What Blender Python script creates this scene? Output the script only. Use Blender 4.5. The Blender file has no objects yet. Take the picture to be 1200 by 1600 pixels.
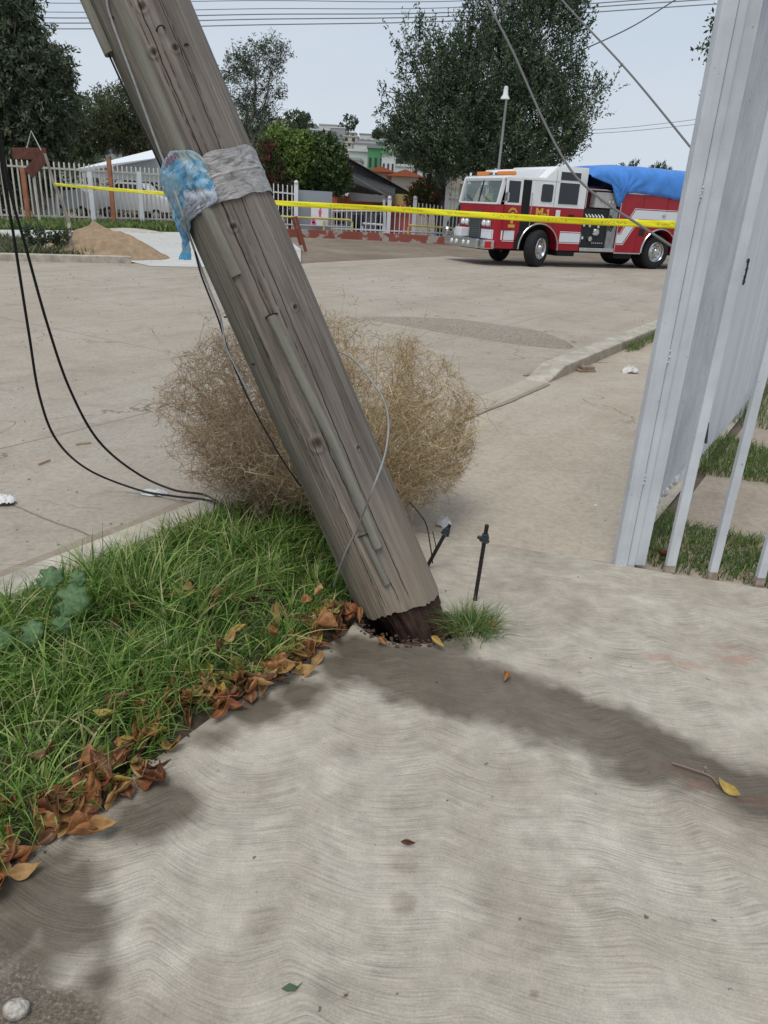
import bpy, bmesh, math, random
import numpy as np
from mathutils import Vector, Matrix
random.seed(7); rng = np.random.default_rng(11)
SC = bpy.context.scene; COL = SC.collection
R_ = math.radians
# ------------------------------------------------------------------ camera
PITCH, ROLL, EYE = R_(22.7), R_(3.15), 1.55
F_ = np.array([0, math.cos(PITCH), -math.sin(PITCH)])
r0 = np.array([1, 0, 0.]); u0 = np.array([0, math.sin(PITCH), math.cos(PITCH)])
RT = math.cos(ROLL)*r0 + math.sin(ROLL)*u0; UP = -math.sin(ROLL)*r0 + math.cos(ROLL)*u0
cam = bpy.data.cameras.new('camera'); co = bpy.data.objects.new('camera', cam); COL.objects.link(co)
cam.sensor_fit = 'VERTICAL'; cam.sensor_height = 36; cam.lens = 1155/1600*36
cam.clip_start = .05; cam.clip_end = 3000
co.matrix_world = Matrix(((RT[0], UP[0], -F_[0], 0), (RT[1], UP[1], -F_[1], 0), (RT[2], UP[2], -F_[2], EYE), (0, 0, 0, 1)))
SC.camera = co
# ------------------------------------------------------------------ sky, sun, exposure
SUN_EL, SUN_AZ = R_(66), R_(208)          # azimuth measured from +Y towards +X
W = bpy.data.worlds.new('World'); SC.world = W; W.use_nodes = True
nt = W.node_tree; bg = nt.nodes['Background']
sky = nt.nodes.new('ShaderNodeTexSky'); sky.sky_type = 'NISHITA'; sky.sun_disc = False
sky.sun_elevation = SUN_EL; sky.sun_rotation = SUN_AZ; sky.air_density = 1.0; sky.dust_density = 3.0; sky.ozone_density = 1.0
tc = nt.nodes.new('ShaderNodeTexCoord')
mp = nt.nodes.new('ShaderNodeMapping'); mp.inputs['Scale'].default_value = (1.2, 1.2, 5)
nz = nt.nodes.new('ShaderNodeTexNoise'); nz.inputs['Scale'].default_value = 1.6; nz.inputs['Detail'].default_value = 5
cr = nt.nodes.new('ShaderNodeValToRGB')
cr.color_ramp.elements[0].position = .3; cr.color_ramp.elements[0].color = (4.6, 5.5, 6.7, 1)
cr.color_ramp.elements[1].position = .75; cr.color_ramp.elements[1].color = (5.75, 6.45, 7.25, 1)
mx = nt.nodes.new('ShaderNodeMix'); mx.data_type = 'RGBA'; mx.inputs[0].default_value = .86
nt.links.new(tc.outputs['Generated'], mp.inputs[0]); nt.links.new(mp.outputs[0], nz.inputs[0]); nt.links.new(nz.outputs[0], cr.inputs[0])
nt.links.new(sky.outputs[0], mx.inputs[6]); nt.links.new(cr.outputs[0], mx.inputs[7]); sz_ = nt.nodes.new('ShaderNodeSeparateXYZ'); nt.links.new(tc.outputs['Generated'], sz_.inputs[0])
hr = nt.nodes.new('ShaderNodeValToRGB'); hr.color_ramp.elements[0].position = .02; hr.color_ramp.elements[0].color = (.75, .75, .75, 1); hr.color_ramp.elements[1].position = .30; hr.color_ramp.elements[1].color = (0, 0, 0, 1)
nt.links.new(sz_.outputs[2], hr.inputs[0]); mh = nt.nodes.new('ShaderNodeMix'); mh.data_type = 'RGBA'; mh.inputs[7].default_value = (6.2, 6.75, 7.35, 1)
nt.links.new(hr.outputs[0], mh.inputs[0]); nt.links.new(mx.outputs[2], mh.inputs[6]); nt.links.new(mh.outputs[2], bg.inputs[0])
bg.inputs[1].default_value = .1
sl = bpy.data.lights.new('sun', 'SUN'); sl.energy = 1.5; sl.angle = R_(28); sl.color = (1, .965, .91)
so = bpy.data.objects.new('sun', sl); COL.objects.link(so)
sd = Vector((math.sin(SUN_AZ)*math.cos(SUN_EL), math.cos(SUN_AZ)*math.cos(SUN_EL), math.sin(SUN_EL)))
so.rotation_euler = sd.to_track_quat('Z', 'Y').to_euler()
vs = SC.view_settings; vs.view_transform = 'Standard'; vs.look = 'None'; vs.gamma = 1; vs.exposure = 0.17

# ------------------------------------------------------------------ points surveyed from the view
CAMP = np.array([0, 0, EYE])
def ray(x, y): return RT*((x-600)/1155.) + UP*((800-y)/1155.) + F_
def GP(x, y, z=0.):                        # point on the ground
    d = ray(x, y); t = (z-EYE)/d[2]; q = CAMP + d*t; return Vector(q)
def AT(x, y, Y):                           # point at world distance Y
    d = ray(x, y); return Vector(CAMP + d*(Y/d[1]))
D1 = Vector((.525, .851, 0)); N1 = Vector((.851, -.525, 0))       # along the street, across it
def UV(u, v, z=0.): q = D1*u + N1*v; return Vector((q.x, q.y, z))

# ------------------------------------------------------------------ materials
def M(name, col, rough=.8, metal=0, spec=.3, noise=0, nscale=8, bump=0, bscale=40, col2=None, trans=0, alpha=1, coat=0, stretch=(1,1,1), sheen=0):
    m = bpy.data.materials.new(name); m.use_nodes = True; t = m.node_tree; b = t.nodes['Principled BSDF']
    b.inputs['Base Color'].default_value = (*col, 1); b.inputs['Roughness'].default_value = rough
    b.inputs['Metallic'].default_value = metal; b.inputs['Specular IOR Level'].default_value = spec
    b.inputs['Transmission Weight'].default_value = trans; b.inputs['Alpha'].default_value = alpha; b.inputs['Coat Weight'].default_value = coat
    tcn = t.nodes.new('ShaderNodeTexCoord'); mpn = t.nodes.new('ShaderNodeMapping'); mpn.inputs['Scale'].default_value = stretch
    t.links.new(tcn.outputs['Object'], mpn.inputs[0])
    if noise or col2:
        n = t.nodes.new('ShaderNodeTexNoise'); n.inputs['Scale'].default_value = nscale; n.inputs['Detail'].default_value = 6; n.inputs['Roughness'].default_value = .65
        t.links.new(mpn.outputs[0], n.inputs[0])
        r = t.nodes.new('ShaderNodeValToRGB'); r.color_ramp.elements[0].position = .32; r.color_ramp.elements[1].position = .68
        c2 = col2 if col2 else tuple(c*(1-noise) for c in col); c1 = col if col2 else tuple(min(1, c*(1+noise*.5)) for c in col)
        r.color_ramp.elements[0].color = (*c2, 1); r.color_ramp.elements[1].color = (*c1, 1)
        t.links.new(n.outputs[0], r.inputs[0]); t.links.new(r.outputs[0], b.inputs['Base Color'])
    if bump:
        n2 = t.nodes.new('ShaderNodeTexNoise'); n2.inputs['Scale'].default_value = bscale; n2.inputs['Detail'].default_value = 6
        t.links.new(mpn.outputs[0], n2.inputs[0])
        bp = t.nodes.new('ShaderNodeBump'); bp.inputs['Strength'].default_value = bump; bp.inputs['Distance'].default_value = .01
        t.links.new(n2.outputs[0], bp.inputs['Height']); t.links.new(bp.outputs[0], b.inputs['Normal'])
    return m
class NG:                                   # tiny node helper
    def __init__(s, m): s.m = m; s.t = m.node_tree; s.b = s.t.nodes['Principled BSDF']
    def n(s, typ, **kw):
        x = s.t.nodes.new('ShaderNode'+typ)
        for k, v in kw.items():
            if hasattr(x, k): setattr(x, k, v)
            else: x.inputs[k.replace('_', ' ')].default_value = v
        return x
    def l(s, a, b): s.t.links.new(a, b)
    def noise(s, vec, scale, detail=5, rough=.6, dist=0):
        x = s.n('TexNoise'); x.inputs['Scale'].default_value = scale; x.inputs['Detail'].default_value = detail
        x.inputs['Roughness'].default_value = rough; x.inputs['Distortion'].default_value = dist
        if vec is not None: s.l(vec, x.inputs['Vector'])
        return x.outputs[0]
    def ramp(s, f, stops):
        x = s.n('ValToRGB'); e = x.color_ramp.elements
        while len(e) < len(stops): e.new(.5)
        for i, (p, c) in enumerate(stops):
            e[i].position = p; e[i].color = (*c, 1) if isinstance(c, tuple) else (c, c, c, 1)
        s.l(f, x.inputs[0]); return x.outputs[0]
    def mix(s, f, a, b, bt='MIX'):
        x = s.n('Mix'); x.data_type = 'RGBA'; x.blend_type = bt
        for i, v in ((0, f), (6, a), (7, b)):
            if isinstance(v, (int, float)): x.inputs[i].default_value = v
            elif isinstance(v, tuple): x.inputs[i].default_value = (*v, 1)
            else: s.l(v, x.inputs[i])
        return x.outputs[2]
    def math(s, op, a, b=0., c=0.):
        x = s.n('Math'); x.operation = op
        for i, v in enumerate((a, b, c)):
            if isinstance(v, (int, float)): x.inputs[i].default_value = v
            else: s.l(v, x.inputs[i])
        return x.outputs[0]
    def attr(s, name):
        x = s.n('Attribute'); x.attribute_name = name; return x
    def mapv(s, vec, scale=(1,1,1), rot=(0,0,0)):
        x = s.n('Mapping'); x.inputs['Scale'].default_value = scale; x.inputs['Rotation'].default_value = rot; s.l(vec, x.inputs[0]); return x.outputs[0]
    def bump(s, h, st, dist=.01, prev=None):
        x = s.n('Bump'); x.inputs['Strength'].default_value = st; x.inputs['Distance'].default_value = dist; s.l(h, x.inputs['Height'])
        if prev is not None: s.l(prev, x.inputs['Normal'])
        return x.outputs[0]
def NM(name, rough=.85, spec=.25):
    m = bpy.data.materials.new(name); m.use_nodes = True; g = NG(m)
    g.b.inputs['Roughness'].default_value = rough; g.b.inputs['Specular IOR Level'].default_value = spec
    return m, g

# ------------------------------------------------------------------ mesh builder
class MB:
    def __init__(s): s.v = []; s.f = []; s.mi = []; s.at = {}
    def add(s, vs, fs, mi=0):
        o = len(s.v); s.v += [tuple(v) for v in vs]; s.f += [tuple(i+o for i in f) for f in fs]; s.mi += [mi]*len(fs)
    def box(s, a, b, mi=0):
        x0, y0, z0 = a; x1, y1, z1 = b
        if x0 > x1: x0, x1 = x1, x0
        if y0 > y1: y0, y1 = y1, y0
        if z0 > z1: z0, z1 = z1, z0
        s.add([(x0,y0,z0),(x1,y0,z0),(x1,y1,z0),(x0,y1,z0),(x0,y0,z1),(x1,y0,z1),(x1,y1,z1),(x0,y1,z1)],
              [(0,3,2,1),(4,5,6,7),(0,1,5,4),(1,2,6,5),(2,3,7,6),(3,0,4,7)], mi)
    def bar(s, p, q, w, h=None, mi=0, up=(0,0,1)):          # rectangular bar from p to q
        h = h or w; p = Vector(p); q = Vector(q); d = (q-p).normalized(); upv = Vector(up)
        if abs(d.dot(upv)) > .98: upv = Vector((0, 1, 0))
        a = d.cross(upv).normalized()*w/2; c = a.cross(d).normalized()*h/2
        vs = [p-a-c, p+a-c, p+a+c, p-a+c, q-a-c, q+a-c, q+a+c, q-a+c]
        s.add(vs, [(0,3,2,1),(4,5,6,7),(0,1,5,4),(1,2,6,5),(2,3,7,6),(3,0,4,7)], mi)
    def tube(s, pts, r, n=8, mi=0, cap=True):
        pts = [Vector(p) for p in pts]; rs = r if isinstance(r, (list, tuple)) else [r]*len(pts)
        rings = []; a = None
        for i, p in enumerate(pts):
            d = (pts[min(i+1, len(pts)-1)]-pts[max(i-1, 0)]); d = d.normalized() if d.length > 1e-9 else Vector((0,0,1))
            if a is None: a = d.orthogonal().normalized()
            a = (a - d*a.dot(d)); a = a.normalized() if a.length > 1e-6 else d.orthogonal().normalized()
            b = d.cross(a)
            rings.append([p+(a*math.cos(2*math.pi*k/n)+b*math.sin(2*math.pi*k/n))*rs[i] for k in range(n)])
        vs = [v for rr in rings for v in rr]; fs = []
        for i in range(len(pts)-1):
            for k in range(n): fs.append((i*n+k, i*n+(k+1)%n, (i+1)*n+(k+1)%n, (i+1)*n+k))
        if cap: fs.append(tuple(range(n-1, -1, -1))); fs.append(tuple((len(pts)-1)*n+k for k in range(n)))
        s.add(vs, fs, mi)
    def lathe(s, prof, n=32, axis='y', c=(0,0,0), mi=0):     # prof: (r, h) along the axis
        vs = []; fs = []
        for (r, h) in prof:
            for k in range(n):
                a = 2*math.pi*k/n; x, z = r*math.cos(a), r*math.sin(a)
                p = {'y': (x, h, z), 'z': (x, z, h), 'x': (h, x, z)}[axis]; vs.append((p[0]+c[0], p[1]+c[1], p[2]+c[2]))
        for i in range(len(prof)-1):
            for k in range(n): fs.append((i*n+k, i*n+(k+1)%n, (i+1)*n+(k+1)%n, (i+1)*n+k))
        s.add(vs, fs, mi)
    def prism(s, poly, f0, f1, mi=0):                        # poly of 2D points; f0/f1 map a 2D point to the two ends
        n = len(poly); vs = [f0(*p) for p in poly]+[f1(*p) for p in poly]
        s.add(vs, [tuple(range(n)), tuple(range(2*n-1, n-1, -1))]+[(i, i+n, (i+1)%n+n, (i+1)%n) for i in range(n)], mi)
    def ball(s, c, r, n=10, sq=(1,1,1), mi=0, jit=0):
        vs = []; fs = []
        for i in range(n+1):
            for k in range(n*2):
                th = math.pi*i/n; ph = math.pi*k/n; j = 1+random.uniform(-jit, jit)
                vs.append((c[0]+r*sq[0]*j*math.sin(th)*math.cos(ph), c[1]+r*sq[1]*j*math.sin(th)*math.sin(ph), c[2]+r*sq[2]*j*math.cos(th)))
        m = n*2
        for i in range(n):
            for k in range(m): fs.append((i*m+k, (i+1)*m+k, (i+1)*m+(k+1)%m, i*m+(k+1)%m))
        s.add(vs, fs, mi)
    def build(s, name, mats, parent=None, loc=None, smooth=False, bevel=0, bseg=2, bsel=None):
        me = bpy.data.meshes.new(name); me.from_pydata(s.v, [], s.f)
        mats = mats if isinstance(mats, (list, tuple)) else [mats]
        for m in mats: me.materials.append(m)
        me.polygons.foreach_set('material_index', s.mi)
        bm = bmesh.new(); bm.from_mesh(me)
        bmesh.ops.remove_doubles(bm, verts=bm.verts, dist=1e-6)
        bmesh.ops.recalc_face_normals(bm, faces=bm.faces)
        if bevel:
            ed = [e for e in bm.edges if len(e.link_faces) == 2 and e.calc_face_angle(0) > .5 and (bsel is None or bsel(e))]
            bmesh.ops.bevel(bm, geom=ed, offset=bevel, segments=bseg, profile=.6, affect='EDGES', clamp_overlap=True)
        bm.to_mesh(me); bm.free()
        if smooth:
            me.polygons.foreach_set('use_smooth', [True]*len(me.polygons))
            try: me.set_sharp_from_angle(angle=R_(38 if smooth is True else smooth))
            except Exception: pass
        o = bpy.data.objects.new(name, me); COL.objects.link(o)
        if loc is not None: o.location = loc
        if parent is not None: o.parent = parent
        return o
def npmesh(name, V, Fc, mat, parent=None, attrs=None, smooth=False):     # fast mesh from arrays; Fc: (n,4) or (n,3)
    me = bpy.data.meshes.new(name); n = len(V); k = Fc.shape[1]; m = len(Fc)
    me.vertices.add(n); me.vertices.foreach_set('co', np.ascontiguousarray(V, dtype=np.float32).ravel())
    me.loops.add(m*k); me.loops.foreach_set('vertex_index', np.ascontiguousarray(Fc, dtype=np.int32).ravel())
    me.polygons.add(m); me.polygons.foreach_set('loop_start', np.arange(0, m*k, k, dtype=np.int32))
    me.update(calc_edges=True)
    for a, val in (attrs or {}).items():
        at = me.attributes.new(a, 'FLOAT', 'POINT'); at.data.foreach_set('value', np.ascontiguousarray(val, dtype=np.float32))
    if smooth: me.polygons.foreach_set('use_smooth', [True]*m)
    for mm in (mat if isinstance(mat, (list, tuple)) else [mat]): me.materials.append(mm)
    o = bpy.data.objects.new(name, me); COL.objects.link(o)
    if parent is not None: o.parent = parent
    return o
def tag(o, label, cat, group=None, kind=None):
    if label: o['label'] = label
    if cat: o['category'] = cat
    if group: o['group'] = group
    if kind: o['kind'] = kind
    return o
def struct(o, label=None):
    o['kind'] = 'structure'
    if label: o['label'] = label
    return o
def thing(name, label, cat, loc=(0,0,0), rz=0, group=None):
    o = bpy.data.objects.new(name, None); COL.objects.link(o); o.location = loc; o.rotation_euler = (0, 0, rz); o.empty_display_size = .1
    return tag(o, label, cat, group)
def dup(o, parent=None):
    c = o.copy(); COL.objects.link(c)
    if parent is not None: c.parent = parent
    return c
def text_mesh(s, size, depth=.002, bold=0):
    cu = bpy.data.curves.new('lettering', 'FONT'); cu.body = s; cu.size = size; cu.extrude = depth; cu.offset = bold; cu.align_x = 'CENTER'; cu.align_y = 'CENTER'
    ob = bpy.data.objects.new('lettering', cu); COL.objects.link(ob)
    dg = bpy.context.evaluated_depsgraph_get(); dg.update()
    me = bpy.data.meshes.new_from_object(ob.evaluated_get(dg)); bpy.data.objects.remove(ob); bpy.data.curves.remove(cu)
    return me
def grid_faces(nx, ny):                     # nx columns x ny rows of vertices
    i, j = np.meshgrid(np.arange(nx-1), np.arange(ny-1)); a = (j*nx+i).ravel()
    return np.stack([a, a+1, a+nx+1, a+nx], 1)
def vnoise(x, y, seed=0):                   # smooth value noise on arrays
    r = np.random.default_rng(seed); T = r.random((64, 64))
    xi = np.floor(x).astype(int); yi = np.floor(y).astype(int); fx = x-xi; fy = y-yi
    fx = fx*fx*(3-2*fx); fy = fy*fy*(3-2*fy)
    g = lambda a, b: T[a % 64, b % 64]
    return (g(xi, yi)*(1-fx)+g(xi+1, yi)*fx)*(1-fy)+(g(xi, yi+1)*(1-fx)+g(xi+1, yi+1)*fx)*fy
def fbm(x, y, seed=0, oct=4):
    s = 0; a = .5
    for k in range(oct): s = s+a*vnoise(x*2**k, y*2**k, seed+k); a *= .5
    return s/(1-.5**oct)
def inpoly(P, x, y):
    P = [(p[0], p[1]) for p in P]; c = np.zeros(x.shape, bool); n = len(P)
    for i in range(n):
        x1, y1 = P[i]; x2, y2 = P[(i+1) % n]
        t = ((y1 > y) != (y2 > y)) & (x < (x2-x1)*(y-y1)/((y2-y1) if y2 != y1 else 1e-9)+x1); c ^= t
    return c
def poly_dist(P, x, y):                     # distance to a polyline
    d = np.full(x.shape, 1e9)
    for (a, b) in zip(P[:-1], P[1:]):
        ax, ay = a[0], a[1]; bx, by = b[0]-ax, b[1]-ay; L = bx*bx+by*by
        t = np.clip(((x-ax)*bx+(y-ay)*by)/L, 0, 1); d = np.minimum(d, np.hypot(x-ax-t*bx, y-ay-t*by))
    return d

# common paints
m_white = M('white_paint', (.78, .78, .76), .5, noise=.08, nscale=5)
m_truckwhite = M('cab_white_paint', (.8, .81, .8), .35, coat=.3, noise=.05, nscale=2)
m_red = M('fire_engine_red_paint', (.36, .010, .022), .3, coat=.3, noise=.12, nscale=3)
m_glass = M('dark_window_glass', (.012, .016, .02), .08, spec=.6)
m_chrome = M('chrome', (.62, .62, .62), .22, metal=1, noise=.2, nscale=9)
m_black = M('black_plastic', (.012, .012, .013), .6)
m_rubber = M('tyre_rubber', (.022, .022, .023), .8, noise=.3, nscale=12, bump=.3)
m_gold = M('gold_leaf_lettering', (.72, .42, .06), .45)
m_amber = M('amber_lens', (.8, .25, .05), .3)
m_redlens = M('red_lens', (.6, .02, .02), .25)
m_rust = M('rusty_steel', (.16, .075, .045), .85, noise=.5, nscale=60, bump=.5, bscale=120)
m_darksteel = M('weathered_dark_steel', (.045, .036, .032), .7, metal=.3, noise=.5, nscale=80, bump=.6, bscale=150)
m_nut = M('galvanised_nut', (.06, .08, .085), .6, metal=.5, noise=.4, nscale=70)

# ================================================================== GROUND
def sheet(name, pts, z, mat, label=None, sub=0):
    b = MB(); b.add([(p[0], p[1], z) for p in pts], [tuple(range(len(pts)))]); o = b.build(name, mat); return struct(o, label)

# dirt (goes to the horizon)
m, g = NM('packed_dirt', .95, .1)
tcd = g.n('TexCoord'); P0 = tcd.outputs['Object']
a = g.noise(P0, .35, 6, .6); b_ = g.noise(P0, 3.0, 8, .7); c_ = g.noise(P0, 45, 4, .7)
col = g.ramp(a, [(.35, (.235, .185, .14)), (.5, (.31, .255, .20)), (.65, (.38, .33, .27))])
col = g.mix(g.ramp(b_, [(.4, 0.), (.62, .8)]), col, (.24, .18, .125)); col = g.mix(.35, col, g.ramp(c_, [(.3, .2), (.7, 1.)]), 'MULTIPLY')
g.l(col, g.b.inputs['Base Color']); g.l(g.bump(c_, .6, .02, g.bump(b_, .6, .06)), g.b.inputs['Normal']); m_dirt = m
b = MB(); b.add([(-900,-200,-.06),(900,-200,-.06),(900,900,-.06),(-900,900,-.06),(-.12,2.36,-.06),(.36,2.36,-.06),(.36,2.82,-.06),(-.12,2.82,-.06)], [(0,1,5,4),(1,2,6,5),(2,3,7,6),(3,0,4,7)]); struct(b.build('ground', m_dirt), 'packed brown dirt ground')

# road: worn concrete under dust, with slab joints and tyre-dirt streaks
def dusty_concrete(name, base, dust, dark, joints=True, big=.35, jd=(3.3, 3.7), joff=(.0, .0), streak=None):
    m, g = NM(name, .92, .15); P0 = g.n('TexCoord').outputs['Object']
    ang = math.atan2(.851, .525)
    Pr = g.mapv(P0, rot=(0, 0, -ang))                       # x along the street, y across
    a = g.noise(P0, big, 7, .62, .6); f = g.noise(P0, 28, 6, .75); s_ = g.noise(g.mapv(Pr, (.22, 1.6, 1)), 1.2, 6, .62, .5)
    col = g.mix(g.ramp(a, [(.34, 0.), (.66, 1.)]), base, dust)
    col = g.mix(g.ramp(s_, [(.44, 0.), (.70, .35)]), col, dark)
    col = g.mix(g.ramp(g.noise(P0, 2.6, 8, .7, 1.), [(.50, 0.), (.70, .5)]), col, dark)
    col = g.mix(.45, col, g.ramp(f, [(.3, .45), (.6, 1.)]), 'MULTIPLY')
    vo = g.n('TexVoronoi'); vo.feature = 'DISTANCE_TO_EDGE'; vo.inputs['Scale'].default_value = .42
    dv = g.n('VectorMath'); dv.operation = 'ADD'; nn_ = g.n('TexNoise'); nn_.inputs['Scale'].default_value = 1.7; nn_.inputs['Detail'].default_value = 6; g.l(P0, nn_.inputs[0]); g.l(P0, dv.inputs[0]); g.l(nn_.outputs[1], dv.inputs[1]); g.l(dv.outputs[0], vo.inputs[0])
    ckm = g.math('MULTIPLY', g.math('LESS_THAN', vo.outputs[0], .0035), g.ramp(g.noise(P0, .5, 2), [(.46, 0.), (.52, .55)])); col = g.mix(ckm, col, (.12, .09, .065))
    sp = g.noise(P0, 70, 2, .5); col = g.mix(g.ramp(sp, [(.73, 0.), (.77, .6)]), col, (.6, .57, .52))
    h = g.bump(f, .35, .008)
    if joints:
        sx = g.n('SeparateXYZ'); g.l(Pr, sx.inputs[0]); ws = g.noise(P0, 3, 4)
        j = None
        for k, (per, off) in enumerate(zip(jd, joff)):
            q = g.math('ADD', sx.outputs[k], g.math('MULTIPLY', ws, .05)); q = g.math('ADD', q, off+1000*per)
            q = g.math('ABSOLUTE', g.math('SUBTRACT', g.math('MODULO', q, per), per/2)); q = g.math('LESS_THAN', q, .007)
            j = q if j is None else g.math('MAXIMUM', j, q)
        j = g.math('MULTIPLY', j, .6)
        col = g.mix(j, col, (.12, .09, .07))
    g.l(col, g.b.inputs['Base Color']); g.l(h, g.b.inputs['Normal']); return m
m_road = dusty_concrete('dusty_road_concrete', (.48, .425, .35), (.41, .35, .28), (.29, .235, .18), jd=(3.4, 3.6), joff=(-2.05+1.7, 2.72+1.8))
m_drive = dusty_concrete('dusty_driveway_concrete', (.53, .46, .37), (.47, .40, .315), (.37, .30, .235), joints=False, big=1.1)
m_path = dusty_concrete('inner_path_concrete', (.50, .42, .335), (.43, .35, .27), (.31, .245, .19), joints=False, big=1.4)
# road outline: across the whole street, its far kerb left of the crossing, and the dirt by the house
far = [GP(-400, 398), GP(0, 404), GP(200, 409), GP(430, 412), GP(520, 404), GP(700, 395), GP(900, 388), GP(1300, 400)]
pts = [UV(-4, -2.79), UV(30, -2.5), GP(700, 399), GP(520, 407), GP(430, 413), GP(200, 409), GP(0, 404), GP(-400, 398), UV(-4, -20)]
sheet('road', pts, -.03, m_road, 'dusty tan concrete street crossing')
sheet('driveway', [UV(3.0, -2.78), UV(2.9, -2.0), Vector((.1, 3.2, 0)), Vector((1.15, 2.98, 0)), UV(3.6, -.72), UV(60, -.72), UV(60, -2.5)], -.026, m_drive, 'dusty concrete pavement behind the pole')
# ground inside the metal fence
sheet('inner_path', [Vector((1.15, 3.1, 0)), UV(60, -.70), UV(60, 12), Vector((6, 1.5, 0)), Vector((2.0, 2.9, 0))], -.028, m_path, 'concrete path inside the metal fence')

# foreground slab with broom finish, wet run and hole at the pole foot
NX, NY = 420, 520
tt = np.linspace(0, 1, NY); ss = np.linspace(0, 1, NX)
left = [UV(-1.5, -1.45), UV(.6, -1.43), UV(1.3, -1.49), UV(1.85, -1.43), Vector((-.12, 2.45, 0)), Vector((-.06, 2.72, 0)), Vector((-.08, 3.1, 0)), Vector((-.05, 3.52, 0))]
cum = [0]
for p, q in zip(left[:-1], left[1:]): cum.append(cum[-1]+(q-p).length)
cum = np.array(cum)/cum[-1]
tl = tt
lx = np.interp(tl, cum, [p.x for p in left]); ly = np.interp(tl, cum, [p.y for p in left])
rx = np.full(NY, 2.7); ry = -1.4 + (2.80+1.4)*tt
ss2 = ss**1.25
X = lx[:, None]*(1-ss2)[None]+rx[:, None]*ss2[None]; Y = ly[:, None]*(1-ss2)[None]+ry[:, None]*ss2[None]
X += (.012*(fbm(X*0+3, Y*9, 5)-.5))*(1-ss2)[None]**8
# wet run: polyline from the pole to the right, with widening; and the damp corner at lower left
wetc = [GP(560, 1020), GP(660, 1050), GP(800, 1090), GP(930, 1130), GP(1040, 1180), GP(1130, 1225), GP(1260, 1265)]
wetw = [.13, .185, .18, .15, .14, .125, .12]
wet = np.full(X.shape, -1.)
nzw = (fbm(X*4, Y*4, 21)-.5)*.22 + (fbm(X*16, Y*16, 31)-.5)*.07
for i in range(len(wetc)-1):
    a, b2 = wetc[i], wetc[i+1]; bx, by = b2.x-a.x, b2.y-a.y; L = bx*bx+by*by
    t = np.clip(((X-a.x)*bx+(Y-a.y)*by)/L, 0, 1); w = wetw[i]*(1-t)+wetw[i+1]*t
    dd = np.hypot(X-a.x-t*bx, Y-a.y-t*by); wet = np.maximum(wet, w-dd)
for (px, py, rr) in [(470, 1075, .085), (400, 1110, .075), (330, 1150, .075), (520, 1040, .12), (600, 1035, .14), (262, 1235, .065), (215, 1285, .045), (60, 1400, .13), (110, 1450, .105), (-20, 1480, .13), (150, 1530, .06), (40, 1520, .1), (700, 1010, .10)]:
    q = GP(px, py); wet = np.maximum(wet, rr-np.hypot(X-q.x, (Y-q.y)))
wetv = np.clip((wet+nzw)/.075+.5, 0, 1)*(.8+.35*fbm(X*3, Y*3, 35))
faint = np.zeros(X.shape)
for (px, py, rr, am) in [(915, 1395, .07, .35), (990, 1480, .11, .3), (630, 1350, .035, .5), (630, 1410, .03, .65), (415, 1440, .05, .4), (590, 1475, .035, .35), (530, 1170, .05, .35), (250, 1450, .05, .4),
                         (1090, 1390, .03, .4), (835, 1555, .012, 1.), (540, 1555, .01, .8), (1080, 1310, .03, .3), (450, 1125, .04, .5), (780, 1440, .14, .22), (300, 1560, .1, .35), (190, 1570, .07, .5), (1180, 1300, .06, .3), (500, 1075, .03, .5)]:
    q = GP(px, py); dd = np.hypot(X-q.x, Y-q.y)/rr + (fbm(X*12, Y*12, int(px))-.5)*1.1; faint = np.maximum(faint, am*np.clip((1.1-dd)/.5, 0, 1))
mudc = np.zeros(X.shape); q0 = GP(0, 1640)
md = -(.16*(1.0)) + 0
for (px, py, rr) in [(0, 1580, .12), (70, 1610, .11), (-60, 1540, .12), (40, 1700, .2)]:
    q = GP(px, py); mudc = np.maximum(mudc, np.clip((rr-np.hypot(X-q.x, Y-q.y)+(fbm(X*14, Y*14, 77)-.5)*.12)/.05, 0, 1))
redc = np.zeros(X.shape)
for (px, py, rr) in [(1030, 1027, .03), (1080, 1040, .035), (1150, 1030, .04), (1060, 1200, .03), (1100, 1225, .035), (1180, 1250, .03), (1130, 1012, .02)]:
    q = GP(px, py); dx, dy = X-q.x, Y-q.y
    redc = np.maximum(redc, np.clip((1-np.hypot(dx/(rr*2.2), dy/rr)+(fbm(X*60, Y*60, 9)-.5)*1.5)/.4, 0, 1))
# swirling broom strokes: wavy phase field
wq = 2*math.pi*(X*2.7+.62*Y)+4.5*fbm(X*.9, Y*.9, 41)+1.6*fbm(X*2.2, Y*2.2, 44)
sc_ = np.sqrt(np.sin(wq/2)**2+.012)
wav = .095*(sc_-.6)*(.10+1.75*np.clip(fbm(X*1.5+4, Y*1.5, 43)-.25, 0, .6))
phase = Y + .13*X + wav + .05*(fbm(X*1.0, Y*1.0, 51)) + .004*fbm(X*9, Y*9, 61)
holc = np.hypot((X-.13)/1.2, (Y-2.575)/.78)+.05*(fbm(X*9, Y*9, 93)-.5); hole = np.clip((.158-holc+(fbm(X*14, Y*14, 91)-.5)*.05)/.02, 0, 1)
Z = .001*(fbm(X*1.3, Y*1.3, 71)-.5) - hole*.3 - .02*np.clip((holc < .2)*(.2-holc)/.05, 0, 1)*(1-hole)
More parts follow.
